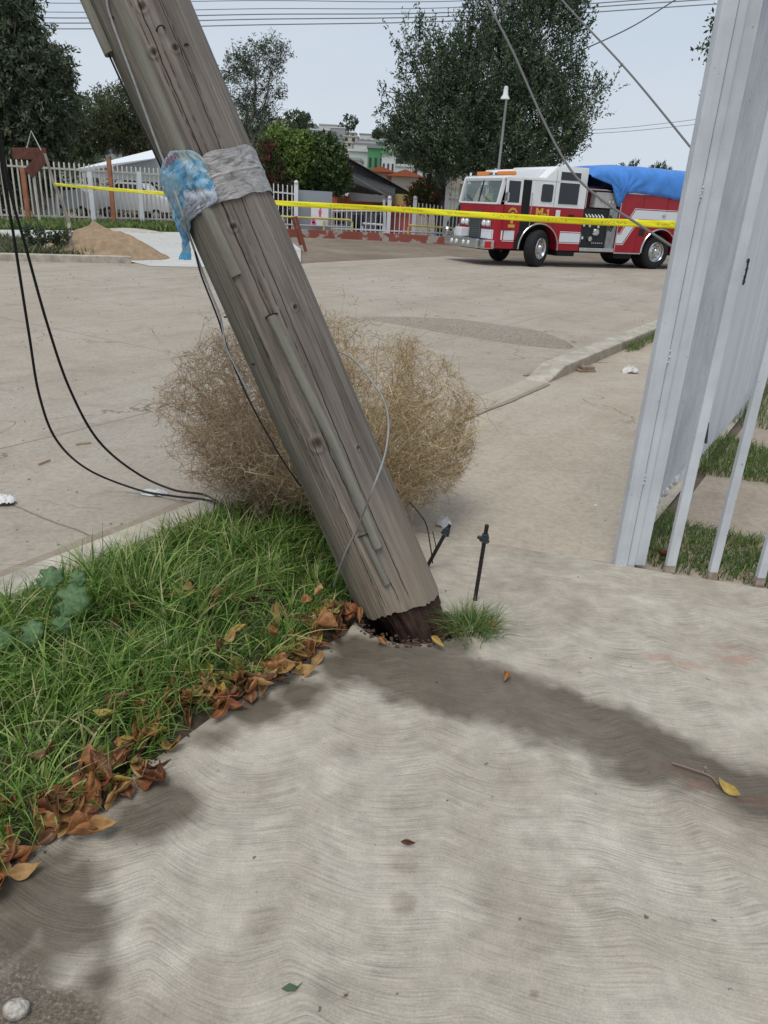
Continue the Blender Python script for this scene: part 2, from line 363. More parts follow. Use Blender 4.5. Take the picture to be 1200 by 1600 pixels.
# pole socket under the leaning shaft
V = np.stack([X, Y, Z], -1).reshape(-1, 3)
m, g = NM('brushed_sidewalk_concrete', .85, .3)
P0 = g.n('TexCoord').outputs['Object']
ph = g.attr('phase').outputs['Fac']; wt = g.attr('wet').outputs['Fac']; ft = g.attr('faint').outputs['Fac']; md = g.attr('mud').outputs['Fac']; rd = g.attr('red').outputs['Fac']; hl = g.attr('hole').outputs['Fac']
sep = g.n('SeparateXYZ'); g.l(P0, sep.inputs[0])
cmb = g.n('CombineXYZ'); g.l(g.math('MULTIPLY', ph, 180.), cmb.inputs[0]); g.l(g.math('MULTIPLY', sep.outputs[0], 5.), cmb.inputs[1])
br = g.noise(cmb.outputs[0], 1.15, 4, .68)
cmb2 = g.n('CombineXYZ'); g.l(g.math('MULTIPLY', ph, 40.), cmb2.inputs[0]); g.l(g.math('MULTIPLY', sep.outputs[0], 4.0), cmb2.inputs[1])
br2 = g.noise(cmb2.outputs[0], 1., 3, .55)
big = g.noise(P0, 2.2, 7, .65, .4); fine = g.noise(P0, 170, 6, .8); mid = g.noise(P0, 11, 6, .7)
col = g.ramp(big, [(.33, (.405, .35, .278)), (.5, (.495, .438, .355)), (.66, (.59, .532, .442))])
patch = g.ramp(g.noise(P0, 1.7, 4, .6), [(.35, .30), (.56, 1.)])       # broom marks worn off in places
stroke = g.ramp(br, [(.36, .60), (.47, .93), (.60, 1.16)])
col = g.mix(g.math('MULTIPLY', patch, .72), col, stroke, 'MULTIPLY')
col = g.mix(g.math('MULTIPLY', patch, .14), col, g.ramp(br2, [(.38, .82), (.6, 1.06)]), 'MULTIPLY')
col = g.mix(.5, col, g.ramp(mid, [(.35, .62), (.6, 1.08)]), 'MULTIPLY')
col = g.mix(.38, col, g.ramp(fine, [(.32, .35), (.62, 1.12)]), 'MULTIPLY')
col = g.mix(g.ramp(g.noise(P0, 30, 2, .5), [(.725, 0.), (.76, .85)]), col, (.12, .10, .085))
col = g.mix(g.math('MULTIPLY', rd, .28), col, (.42, .14, .07))
col = g.mix(g.math('MULTIPLY', ft, .8), col, g.mix(1., col, (.55, .50, .45), 'MULTIPLY'))
col = g.mix(wt, col, g.mix(1., col, (.33, .305, .275), 'MULTIPLY'))
mudcol = g.ramp(g.noise(P0, 110, 5, .8), [(.38, (.09, .07, .052)), (.55, (.17, .135, .10)), (.68, (.36, .32, .27))])
col = g.mix(md, col, mudcol)
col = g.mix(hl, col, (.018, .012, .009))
g.l(col, g.b.inputs['Base Color'])
g.l(g.mix(wt, (.85, .85, .85), (.5, .5, .5)), g.b.inputs['Roughness'])
h1 = g.bump(g.math('MULTIPLY', br, patch), .55, .006); h2 = g.bump(fine, .3, .003, h1); h3 = g.bump(mid, .15, .004, h2)
g.l(h3, g.b.inputs['Normal']); m_slab = m
slab = npmesh('sidewalk', V, grid_faces(NX, NY), m_slab, attrs=dict(phase=phase.ravel(), wet=wetv.ravel(), faint=faint.ravel(), mud=mudc.ravel(), red=redc.ravel(), hole=np.clip((.186-holc+(fbm(X*14, Y*14, 91)-.5)*.05)/.012, 0, 1).ravel()), smooth=True)
struct(slab, 'pale broom-finished concrete pavement with a wet run')
# slab back edge lip and body
m_edge = M('old_concrete_edge', (.36, .33, .29), .9, noise=.4, nscale=20, bump=.6, bscale=60)
b = MB(); b.prism([(-.05, 3.522), (2.7, 2.801), (2.7, 2.72), (-.05, 3.43)], lambda x, y: (x, y, -.006), lambda x, y: (x, y, -.055)); struct(b.build('sidewalk_edge', m_edge))
m_flake = M('peeling_white_paint', (.72, .71, .68), .8, noise=.3, nscale=30)
# kerbs
m_kerb = M('kerb_concrete', (.50, .45, .37), .92, noise=.35, nscale=6, bump=.5, bscale=50)
def kerb(name, ps, w, z0, z1, label):
    b = MB(); n = len(ps)
    for i in range(n-1):
        p, q = Vector(ps[i]), Vector(ps[i+1]); d = (q-p).normalized(); s_ = Vector((-d.y, d.x, 0))*w/2
        zt0, zt1 = (z1[i], z1[i+1]) if isinstance(z1, list) else (z1, z1)
        vs = [p-s_, q-s_, q+s_, p+s_]; b.add([(v.x, v.y, z0) for v in vs]+[(vs[0].x, vs[0].y, zt0), (vs[1].x, vs[1].y, zt1), (vs[2].x, vs[2].y, zt1), (vs[3].x, vs[3].y, zt0)],
              [(0,3,2,1),(4,5,6,7),(0,1,5,4),(1,2,6,5),(2,3,7,6),(3,0,4,7)])
    return struct(b.build(name, m_kerb, bevel=.018, bseg=2), label)
kerb('kerb', [UV(-4, -2.70), UV(2.9, -2.70)], .17, -.1, .025, 'low concrete kerb edging the grass strip')
kerb('kerb', [UV(7.05, -2.64), UV(7.5, -2.64), UV(60, -2.64)], .25, -.1, [-.02, .085, .085], 'raised concrete kerb beyond the driveway')
kerb('kerb', [GP(-400, 399), GP(0, 404.5), GP(205, 409)], .25, -.1, .12, 'far kerb in front of the dirt mound')
# dirt gathered along the gutter and the slab's back edge
m_dline = M('dirt_line', (.28, .22, .165), .95, col2=(.36, .30, .235), nscale=14, bump=.6)
def strip(a_, b_, w0, z, nm, seed=1, n=60):
    V = []; d = (b_-a_); L = d.length; d.normalize(); s_ = Vector((-d.y, d.x, 0))
    for k in range(n+1):
        f = k/n; w_ = w0*(.35+1.3*float(fbm(np.array(f*9.), np.array(seed*1.), seed))); o_ = w0*.5*(float(fbm(np.array(f*5.), np.array(seed+3.), seed+2))-.5); c_ = a_+d*L*f+s_*o_
        V += [(c_.x+s_.x*w_*q_, c_.y+s_.y*w_*q_, z) for q_ in (-.5, .5)]
    return struct(npmesh(nm, np.array(V), grid_faces(2, n+1), m_dline))
strip(UV(3.0, -2.50), UV(7.0, -2.50), .045, -.018, 'gutter_dirt', 4); strip(UV(-3, -2.86), UV(3.0, -2.86), .12, -.021, 'gutter_dirt', 6); strip(UV(7.2, -2.83), UV(24, -2.83), .05, -.021, 'gutter_dirt', 9)
strip(Vector((.1, 3.50, 0)), Vector((2.6, 2.85, 0)), .05, -.020, 'joint_dirt', 5)
# speed hump (asphalt) across the street
m_hump = M('rough_asphalt', (.36, .315, .26), .95, noise=.45, nscale=30, bump=1., bscale=60, col2=(.24, .205, .165))
nx, ny = 90, 26; u = np.linspace(-1, 1, ny); vv = np.linspace(-3.05, -6.3, nx)
U_, V_ = np.meshgrid(vv, u); endf = np.clip((-3.05-U_)/.55, 0, 1)**.5*np.clip((U_+6.3)/1.6, 0, 1)**.8
cx = 9.25+.03*np.sin(U_*2.); PX = (cx+V_*.31*(.35+.65*endf)); hz = .17*np.cos(V_*math.pi/2)*endf + .008*(fbm(U_*6, V_*4, 4)-.5)*endf
XX = .525*PX+.851*U_; YY = .851*PX-.525*U_
struct(npmesh('speed_hump', np.stack([XX, YY, -.034+hz], -1).reshape(-1, 3), grid_faces(nx, ny), m_hump, smooth=True), 'dark asphalt speed hump crossing the street')
# white new concrete apron across the far left street
m_apron = dusty_concrete('new_white_concrete', (.66, .65, .61), (.58, .565, .52), (.46, .43, .38), joints=False, big=.25)
ap = [GP(-300, 356), GP(20, 358), GP(290, 362), GP(440, 366), GP(470, 388), GP(470, 413), GP(430, 416), GP(330, 416), GP(235, 414), GP(190, 404), GP(40, 388), GP(-300, 380)]
sheet('concrete_road', ap, -.022, m_apron, 'fresh white concrete street in the distance')
# grass bed soil
m_soil = M('dark_soil', (.07, .052, .034), .95, noise=.5, nscale=25, bump=1., bscale=60)
nx, ny = 60, 150; uu = np.linspace(-3, 2.98, ny); vv = np.linspace(-2.63, -1.40, nx); A_, B_ = np.meshgrid(vv, uu)
sx = .525*B_+.851*A_; sy = .851*B_-.525*A_; edge = np.minimum(np.clip((-1.40-A_)/.12, 0, 1), np.clip((A_+2.63)/.12, 0, 1))
sz = -.012 + .045*edge*fbm(sx*3, sy*3, 3)
kp = (np.hypot((sx-.105)/1.25, (sy-2.575)/.78) < .22) | (np.hypot(sx-.1, sy-2.62) < .2)
sz = np.where(kp, -.40, sz); sz = np.where((B_ > 2.15) & (A_ > -1.95+.0) & ~kp & (sx > -.10), -.035, sz)
struct(npmesh('soil', np.stack([sx, sy, sz], -1).reshape(-1, 3), grid_faces(nx, ny), m_soil, smooth=True), 'dark soil of the verge')

# ================================================================== LEANING POLE
PB = Vector((.09, 2.70, 0.)); PD = Vector((-.43139575, .14489943, .89045037)).normalized()
pa = Vector((1, 0, 0)); pa = (pa-PD*pa.dot(PD)).normalized()      # to the right
pc = PD.cross(pa)                                                 # away from the viewer
PM = Matrix(((pa.x, pc.x, PD.x, PB.x), (pa.y, pc.y, PD.y, PB.y), (pa.z, pc.z, PD.z, PB.z), (0, 0, 0, 1)))
def prad(s): return .172-.006*s/2.42 if s < 3 else .172-.006*3/2.42-(s-3)*.0045
def PP(t, s, off=0.):                       # surface point: t = -1 left edge .. 1 right edge on the near side, s along the pole
    r = prad(s)+off; a = math.asin(max(-1, min(1, t))); return Vector((math.sin(a)*r, -math.cos(a)*r, s))
def s_at(px, py, near=True):                # distance along the pole for a picture point near it, and t
    d = Vector(ray(px, py)); o_ = PM.inverted() @ Vector(CAMP); dl = (PM.inverted().to_3x3() @ d)
    k = None
    r = .170; A2 = dl.x**2+dl.y**2; B2 = 2*(o_.x*dl.x+o_.y*dl.y); C2 = o_.x**2+o_.y**2-r*r; disc = B2*B2-4*A2*C2
    k = (-B2-math.sqrt(disc))/(2*A2) if disc > 0 else -B2/(2*A2)
    q = o_+dl*k; return q.z, max(-1, min(1, q.x/r)), q
pole = thing('utility_pole', 'broken grey wooden utility pole leaning left over the pavement', 'utility pole'); pole.matrix_world = PM
NA = 420; S1 = np.concatenate([np.linspace(.02, 2.9, 560), np.linspace(2.95, 9.0, 60)])
ang = np.linspace(0, 2*math.pi, NA, endpoint=False)          # angle 0 = nearest the viewer; + to the right
Ag, Sg = np.meshgrid(ang, S1); r = np.vectorize(prad)(Sg)
crack = np.zeros(Ag.shape)
def wrapd(a): return (a+math.pi) % (2*math.pi)-math.pi
WS = .62
cr_spec = [(-.92, .0, 2.9, .018, 1.), (-.60, .2, 2.9, .012, .8), (-.33, .0, 1.5, .010, .7), (.14, .0, 2.9, .014, 1.), (.48, .0, 2.9, .013, 1.), (.80, .5, 2.9, .012, .9), (-1.18, .6, 2.9, .014, .9), (-.75, 1.2, 2.9, .009, .7),
           (.30, .9, 2.9, .008, .6), (.65, 1.5, 2.9, .008, .6), (-.12, .0, .9, .012, .9), (1.05, .3, 2.4, .01, .8), (-.45, .5, 2.2, .007, .6), (.02, 1.1, 2.9, .008, .6), (1.3, .0, 2.9, .01, .8), (-1.4, .0, 2.9, .01, .8)]
for k in range(46): cr_spec.append((random.uniform(-3.1, 3.1), *(lambda s0: (s0, s0+random.uniform(.12, .7)))(random.uniform(0, 2.6)), random.uniform(.003, .006), random.uniform(.25, .6)))
for k, (a0, s0, s1, w, dp) in enumerate(cr_spec):
    path = a0+.10*np.sin(Sg*1.3+k)+.05*(fbm(Sg*2.2+k*3, Sg*0+k, k)-.5)+.03*(fbm(Sg*14+k, Sg*0, k+50)-.5)
    f = np.clip((Sg-s0)/.15, 0, 1)*np.clip((s1-Sg)/.15, 0, 1)*(.45+.9*fbm(Sg*6+k, Sg*0+2, k+9)); d = np.abs(wrapd(Ag-path))
    crack = np.maximum(crack, dp*f*np.clip(1-d/(w*1.3*(WS if k < 16 else .8)), 0, 1)**.7)
# flattened facets and a raised weathered ridge
facet = .0035*np.cos(3*Ag+.5)+.0025*np.cos(5*Ag+1.1+.4*Sg) + .0018*(fbm(Ag*14, Sg*.8, 15)-.5)*2
knots = []
for (px, py, kr) in [(496, 694, .022), (240, 82, .013), (275, 74, .012), (222, 10, .014), (365, 355, .012), (462, 480, .01), (300, 250, .008), (560, 700, .008)]:
    s_, t_, _q = s_at(px, py); knots.append((math.asin(t_), s_, kr))
kn = np.zeros(Ag.shape)
for (a0, s0, kr) in knots:
    d = np.hypot(wrapd(Ag-a0)*.17, (Sg-s0))/kr; kn = np.maximum(kn, np.clip(1.15-d, 0, 1)); facet = facet+.004*np.exp(-((d-1.3)/.4)**2)-.008*np.clip(1-d, 0, 1)
rag = np.where(Sg < .05, 0, 0)
rr = r+facet-.010*crack
jag = .045*(fbm(Ag*3, Ag*0, 7)-.5)+.012*(fbm(Ag*14, Ag*0, 27)-.5)+.02*np.sin(Ag*1.0+2.4)
Zs = np.where(np.arange(len(S1))[:, None] < 12, Sg+jag*(1-np.arange(len(S1))[:, None]/12.), Sg)
V = np.stack([np.sin(Ag)*rr, -np.cos(Ag)*rr, Zs], -1).reshape(-1, 3)
ni, nj = len(S1), NA; i, j = np.meshgrid(np.arange(nj), np.arange(ni-1)); a0 = (j*nj+i).ravel(); b0 = (j*nj+(i+1) % nj).ravel()
Fc = np.stack([a0, b0, b0+nj, a0+nj], 1)
m, g = NM('weathered_grey_wood', .9, .15); P0 = g.n('TexCoord').outputs['Object']
grain = g.noise(g.mapv(P0, (1, 1, .035)), 95, 5, .7, .3); gr2 = g.noise(g.mapv(P0, (1, 1, .06)), 24, 5, .6, .3); big = g.noise(g.mapv(P0, (1, 1, .25)), 4.5, 5, .6)
ck = g.attr('crack').outputs['Fac']; kt = g.attr('knot').outputs['Fac']; grn = g.attr('left_shade').outputs['Fac']; bot = g.attr('low').outputs['Fac']
col = g.ramp(gr2, [(.33, (.108, .089, .071)), (.5, (.188, .158, .130)), (.67, (.28, .24, .20))])
col = g.mix(.75, col, g.ramp(grain, [(.33, .5), (.5, .95), (.66, 1.3)]), 'MULTIPLY')
col = g.mix(g.ramp(big, [(.4, 0.), (.62, .55)]), col, (.21, .185, .165))
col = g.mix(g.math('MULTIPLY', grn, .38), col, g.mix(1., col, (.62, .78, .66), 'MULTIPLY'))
col = g.mix(g.math('MULTIPLY', bot, .75), col, g.mix(1., col, (1.55, 1.42, 1.2), 'MULTIPLY'))
col = g.mix(g.ramp(ck, [(.12, 0.), (.5, .93)]), col, (.022, .016, .012)); col = g.mix(g.math('MULTIPLY', kt, .85), col, (.06, .035, .022))
g.l(col, g.b.inputs['Base Color']); g.l(g.bump(grain, .55, .004, g.bump(gr2, .35, .006)), g.b.inputs['Normal']); m_wood = m
left_shade = np.clip(-np.sin(Ag)*1.6-.15+.9*(fbm(Ag*3, Sg*1.5, 33)-.5), 0, 1)*(np.cos(Ag) > -.4)  # greenish shading of the pole's left side, painted into the wood colour
low = np.clip(1.-Sg/.55+(fbm(Ag*4, Sg*3, 8)-.5)*.8, 0, 1)
npmesh('shaft', V, Fc, m_wood, pole, dict(crack=crack.ravel(), knot=kn.ravel(), left_shade=left_shade.ravel(), low=low.ravel()), smooth=True)
# end grain disc and rotten core going into the hole
m_rot = M('rotten_core_wood', (.10, .055, .038), .95, col2=(.016, .009, .007), nscale=26, bump=1.2, bscale=55, stretch=(1, 1, .25))
na, ns = 150, 46; ag = np.linspace(0, 2*math.pi, na, endpoint=False); sg = np.linspace(.05, -.40, ns); Aa, Ss = np.meshgrid(ag, sg)
kk = np.clip(-(Ss-.045)/.30, 0, 1); side = np.clip(.55+.75*np.sin(Aa+.15), 0, 1)
rc = (.166-.012*kk)*(.9+.1*side) - (1-side)*kk**.5*.075 + .045*(fbm(Aa*11, Ss*4, 12)-.5)*np.clip(kk*9, 0, 1) - .05*np.clip(fbm(Aa*4, Ss*3, 19)-.5, 0, 1)*np.clip(kk*6, 0, 1)
rc = np.clip(rc, .012, 1)
V = np.stack([np.sin(Aa)*rc, -np.cos(Aa)*rc, Ss], -1)
V = V.reshape(-1, 3); i, j = np.meshgrid(np.arange(na), np.arange(ns-1)); a0 = (j*na+i).ravel(); b0 = (j*na+(i+1) % na).ravel()
npmesh('rotten_core', V, np.stack([a0, b0, b0+na, a0+na], 1), m_rot, pole, smooth=True)
b = MB(); b.lathe([(.001, .03), (.08, .032), (.168, .034)], 60, 'z'); b.build('end_grain', m_rot, pole)
# moulding strips that cover the ground wire
m_mould = M('greenish_weathered_moulding', (.27, .255, .205), .9, col2=(.15, .142, .114), nscale=30, bump=.7, bscale=90, stretch=(1, 1, .06))
def moulding(path, w, h, name='moulding'):            # path: (t, s) list
    b = MB(); n = 10; pts = []
    P = [];
    for i in range(len(path)-1):
        for k in range(24): f = k/24; P.append((path[i][0]*(1-f)+path[i+1][0]*f, path[i][1]*(1-f)+path[i+1][1]*f))
    P.append(path[-1]); vs = []; fs = []
    for (t, s) in P:
        a = math.asin(t); rr_ = prad(s); ww = w*(1+.10*(random.random()-.5))
        for k in range(n+1):
            f = k/n*2-1; aa = a+f*ww/2/rr_; hh = rr_-.004+h*(1-abs(f)**2.6)+.001*random.random(); vs.append((math.sin(aa)*hh, -math.cos(aa)*hh, s))
    for i in range(len(P)-1):
        for k in range(n): o_ = i*(n+1)+k; fs.append((o_, o_+1, o_+n+2, o_+n+1))
    fs.append(tuple(range(n+1))); fs.append(tuple((len(P)-1)*(n+1)+k for k in range(n, -1, -1)))
    b.add(vs, fs); return b.build(name, m_mould, pole, smooth=55)
def TS(px, py): s, t, _ = s_at(px, py); return (t, s)
moulding([(-.20, 3.0), (-.30, TS(290, 240)[1]), (-.31, TS(330, 320)[1]), (-.27, TS(372, 430)[1])], .056, .018)
moulding([TS(424, 494), TS(470, 590), TS(520, 690), TS(560, 780), TS(590, 855)], .044, .030)
moulding([TS(566, 832), TS(585, 872), TS(604, 912)], .036, .022)
moulding([(-.93, 3.0), (-.93, TS(175, 72)[1])], .05, .026)
def staple(px, py, w, lift):
    s, t, _ = s_at(px, py); a = math.asin(t); pts = []
    for k in range(11):
        f = k/10*2-1; aa = a+f*w/2/.17; rr_ = prad(s)-.004+lift*(1-abs(f)**3); pts.append((math.sin(aa)*rr_, -math.cos(aa)*rr_, s+.004*(1-f*f)))
    b = MB(); b.tube(pts, .0028, 6); b.build('staple', m_darksteel, pole, smooth=True)
staple(424, 494, .05, .024); staple(568, 836, .05, .024); staple(176, 30, .022, .014); staple(251, 45, .03, .02); staple(347, 497, .03, .016); staple(395, 570, .012, .006); staple(292, 70, .016, .006)
pole_objs_m = PM
# wires running down the pole
m_alu = M('dull_aluminium_wire', (.36, .36, .35), .5, metal=.4, noise=.25, nscale=40)
m_cable = M('black_cable', (.012, .012, .013), .55)
def smooth_path(pts, n=10):
    P = [Vector(p) for p in pts]; out = []
    for i in range(len(P)-1):
        p0 = P[max(i-1, 0)]; p1 = P[i]; p2 = P[i+1]; p3 = P[min(i+2, len(P)-1)]
        for k in range(n):
            t = k/n; out.append(.5*((2*p1)+(p2-p0)*t+(2*p0-5*p1+4*p2-p3)*t*t+(3*p1-p0-3*p2+p3)*t**3))
    out.append(P[-1]); return out
def near_pole(px, py, off):                  # world point lying off the pole's surface (or its silhouette)
    s, t, q = s_at(px, py); h = math.hypot(q.x, q.y); rr_ = max(prad(s), h)
    l = Vector((q.x, q.y, 0)).normalized()*(rr_+off); return PM @ Vector((l.x, l.y, q.z))
w = MB(); w.tube(smooth_path([near_pole(*p) for p in [(164, -60, .01), (170, 0, .01), (179, 35, .01), (215, 130, .012), (250, 225, .012), (276, 285, .02), (297, 335, .03), (300, 365, .012), (312, 408, .004), (330, 455, .004), (346, 496, .004), (358, 545, .008), (390, 610, .006)]]), .0042, 8)
tag(w.build('ground_wire', m_alu, smooth=True), 'pale aluminium wire running down the left side of the leaning pole', 'wire')
w = MB(); w.tube(smooth_path([near_pole(*p) for p in [(166, 72, .004), (205, 158, .004), (249, 252, .004), (275, 310, .006), (303, 380, .006), (318, 430, .008), (343, 497, .006), (366, 560, .012), (398, 630, .014), (440, 712, .006), (470, 760, -.0)]]), .0036, 7)
tag(w.build('black_cable', m_cable, smooth=True), 'thin black cable hanging along the left edge of the leaning pole', 'cable')
w = MB(); w.tube(smooth_path([near_pole(528, 548, -.002), near_pole(545, 560, .02)+Vector((0, -.05, 0)), AT(575, 588, 2.70), AT(598, 622, 2.62), AT(607, 660, 2.58), AT(601, 712, 2.52), AT(580, 770, 2.46), near_pole(560, 820, .02), near_pole(540, 868, .012), near_pole(524, 915, .008)]), .0036, 8)
tag(w.build('loose_wire', m_alu, smooth=True), 'pale wire looping out from behind the pole and back across its lower face', 'wire')
# plastic wrap band
m, g = NM('grey_plastic_film', .35, .5); P0 = g.n('TexCoord').outputs['Object']
n1 = g.noise(g.mapv(P0, (1, 1, 3), (0, .5, 0)), 22, 4, .6, .8); g.l(g.ramp(n1, [(.35, (.20, .185, .175)), (.48, (.36, .34, .325)), (.66, (.50, .48, .46))]), g.b.inputs['Base Color']); g.b.inputs['Alpha'].default_value = .86
g.l(g.bump(n1, .5, .012), g.b.inputs['Normal']); m_film = m
sA, tA, _ = s_at(394, 237); sB, tB, _ = s_at(420, 300)
s_top = s_at(360, 236)[0]; s_bot = s_at(380, 306)[0]
na, ns = 300, 70; aa = np.linspace(-.75, 4.1, na); sv = np.linspace(0, 1, ns); Aw, Sw = np.meshgrid(aa, sv)
pinch = np.clip(1-(Aw+.75)/.9, 0, 1)
top = s_top+.012-.035*pinch+.004*np.sin(Aw*7); botm = s_bot+.0+.035*pinch+.003*np.sin(Aw*11)
Sz = botm+(top-botm)*Sw
dirn = Sz*55-(Aw*.17)*95*(.25+.75*pinch)                    # folds fan out from the bag knot
wr = .0055*np.abs(np.sin(dirn*.8+3*fbm(Aw*3, Sw*3, 3)))*(.25+1.3*pinch)+.0025*(fbm(Aw*6, Sw*9, 17)) + .003*np.exp(-((Sw-.52)/.025)**2)
rw = .1725-.006*Sz/2.42+.005+wr
wrap = npmesh('plastic_wrap', np.stack([np.sin(Aw)*rw, -np.cos(Aw)*rw, Sz], -1).reshape(-1, 3), grid_faces(na, ns), m_film, smooth=True)
wrap.matrix_world = PM; tag(wrap, 'band of grey plastic film wrapped tightly round the leaning pole', 'plastic film')
# crumpled printed bag tied to the wrap
rows = [(236, 268, 302), (243, 262, 313), (252, 258, 320), (264, 254, 325), (278, 253, 330), (292, 256, 335), (304, 260, 340), (314, 264, 342), (325, 268, 327), (335, 272, 312), (345, 276, 300), (358, 281, 299), (372, 287, 300), (380, 288, 298), (388, 288, 300), (396, 285, 304), (404, 284, 303)]
nr, nc = 90, 44; V = []; ys = np.linspace(rows[0][0], rows[-1][0], nr)
uvx = []; uvy = []
for k, y in enumerate(ys):
    xl = np.interp(y, [r_[0] for r_ in rows], [r_[1] for r_ in rows]); xr = np.interp(y, [r_[0] for r_ in rows], [r_[2] for r_ in rows])
    for c in range(nc):
        f = c/(nc-1); x = xl+(xr-xl)*f
        crump = .020*(float(fbm(np.array(f*4.), np.array(y*.03), 3))-.5)+.016*abs(float(vnoise(np.array(f*7.+y*.02), np.array(y*.055), 8))-.5)+.008*(float(vnoise(np.array(f*16.), np.array(y*.11-f*4), 9))-.5)
        ed = min(f, 1-f); off = .006+.012*math.sin(math.pi*min(1, f*1.05))*(.4+.6*math.exp(-((y-290)/45)**2))+crump
        p = near_pole(x, y, off if f > .02 else .002); V.append(tuple(p)); uvx.append(f); uvy.append(k/(nr-1))
m, g = NM('printed_blue_plastic', .3, .5)
ux = g.attr('bu').outputs['Fac']; uy = g.attr('bv').outputs['Fac']
cm = g.n('CombineXYZ'); g.l(ux, cm.inputs[0]); g.l(uy, cm.inputs[1]); rot = g.mapv(cm.outputs[0], (1, 1.3, 1), (0, 0, .7))
st = g.noise(g.mapv(rot, (1.6, 7, 1)), 1.6, 5, .7, 1.2); bl = g.noise(g.mapv(rot, (3, 5, 1)), 1.3, 2, .5, .2); fine = g.noise(g.mapv(rot, (16, 40, 1)), 1.5, 3, .6)
col = g.ramp(bl, [(.34, (.08, .28, .52)), (.45, (.16, .42, .62)), (.55, (.30, .46, .54)), (.66, (.42, .50, .52))])
col = g.mix(g.ramp(st, [(.53, 0.), (.58, .7)]), col, (.035, .15, .34)); col = g.mix(g.ramp(fine, [(.60, 0.), (.66, .5)]), col, (.58, .64, .68))
topm = g.math('LESS_THAN', uy, .09); col = g.mix(g.math('MULTIPLY', topm, .7), col, (.36, .42, .38))
tail = g.ramp(uy, [(.93, 0.), (.95, 1.)]); col = g.mix(tail, col, (.08, .42, .68))
low_ = g.math('MULTIPLY', g.math('GREATER_THAN', ux, .42), g.math('MULTIPLY', g.math('GREATER_THAN', uy, .36), g.math('LESS_THAN', uy, .62)))
col = g.mix(g.math('MULTIPLY', low_, .8), col, (.55, .55, .58))
col = g.mix(g.math('MULTIPLY', low_, g.ramp(g.noise(g.mapv(cm.outputs[0], (9, 14, 1)), 1.4, 4, .7, 2.), [(.54, 0.), (.58, .7)])), col, (.10, .08, .22))
g.l(col, g.b.inputs['Base Color']); g.b.inputs['Alpha'].default_value = .93
g.l(g.bump(st, .6, .01), g.b.inputs['Normal'])
bag = npmesh('plastic_bag', np.array(V), grid_faces(nc, nr), m, attrs=dict(bu=np.array(uvx), bv=np.array(uvy)), smooth=True)
sm = bag.modifiers.new('thick', 'SOLIDIFY'); sm.thickness = .0012
tag(bag, 'crumpled blue and clear printed plastic bag tied to the leaning pole', 'plastic bag')
def place_text(s, size, c, right, up, mat, name, parent, bold=0):
    me = text_mesh(s, size, .0008, bold); me.materials.append(mat); o = bpy.data.objects.new(name, me); COL.objects.link(o)
    x = Vector(right).normalized(); z = x.cross(Vector(up)).normalized(); y = z.cross(x)
    o.matrix_world = Matrix(((x.x, y.x, z.x, c[0]), (x.y, y.y, z.y, c[1]), (x.z, y.z, z.z, c[2]), (0,0,0,1)))
    if parent is not None: o.parent = parent; o.matrix_parent_inverse = Matrix.Identity(4) if parent.type != 'EMPTY' else o.matrix_parent_inverse
    return o
m_ink1 = M('magenta_print_ink', (.25, .06, .14), .5); m_ink2 = M('navy_print_ink', (.02, .06, .2), .5)
c0 = near_pole(277, 247, .030); rgt = near_pole(290, 238, .042)-near_pole(264, 258, .042)
place_text('den', .042, c0, rgt, -Vector(F_).cross(rgt).cross(rgt)*-1 if False else Vector((0, 0, 1)), m_ink1, 'printed_letters', bag)

# ================================================================== GRASS / LEAVES
def grass_mat(name, c0, c1, dry):
    m, g = NM(name, .5, .35); v = g.attr('v').outputs['Fac']; h = g.attr('h').outputs['Fac']
    col = g.ramp(v, [(0., c0), (.25, c0), (.84, c1), (.90, dry), (1., dry)])
    g.l(col, g.b.inputs['Base Color']); g.b.inputs['Subsurface Weight'].default_value = 0
    ts = g.n('BsdfTranslucent'); g.l(col, ts.inputs[0]); ms = g.n('MixShader'); ms.inputs[0].default_value = .3
    out = g.t.nodes['Material Output']; g.l(g.b.outputs[0], ms.inputs[1]); g.l(ts.outputs[0], ms.inputs[2]); g.l(ms.outputs[0], out.inputs[0])
    return m
m_grass = grass_mat('lush_grass', (.06, .15, .02), (.38, .53, .13), (.58, .53, .27))
m_grass2 = grass_mat('verge_grass', (.075, .14, .03), (.19, .29, .07), (.38, .31, .15))
def blades(name, pos, hgt, wid, lean, leanmag, mat, label, seg=5, z0=0.):
    n = len(pos); t = np.linspace(0, 1, seg+1)
    az = rng.uniform(0, 2*math.pi, n); side = np.stack([np.cos(az), np.sin(az)], 1)
    out = np.zeros((n, seg+1, 2, 3)); z = hgt[:, None]*(t[None]-.42*leanmag[:, None]*t[None]**2.2)
    off = lean[:, None, :]*(hgt*leanmag)[:, None, None]*(t**1.8)[None, :, None]
    wv = wid[:, None]*(1-t[None]**1.8)*.5+.0002
    for s_ in (0, 1):
        sg_ = -1 if s_ == 0 else 1
        out[:, :, s_, 0] = pos[:, None, 0]+off[:, :, 0]+sg_*side[:, None, 0]*wv
        out[:, :, s_, 1] = pos[:, None, 1]+off[:, :, 1]+sg_*side[:, None, 1]*wv
        out[:, :, s_, 2] = z0+z
    V = out.reshape(-1, 3); base = (np.arange(n)*(seg+1)*2)[:, None]; k = np.arange(seg)*2
    Fc = np.stack([base+k, base+k+1, base+k+3, base+k+2], -1).reshape(-1, 4)
    vv = np.repeat(rng.random(n), (seg+1)*2); hh = np.tile(np.repeat(t, 2), n)
    o = npmesh(name, V, Fc, mat, attrs=dict(v=vv, h=hh), smooth=True)
    return tag(o, label, 'grass', kind='stuff')
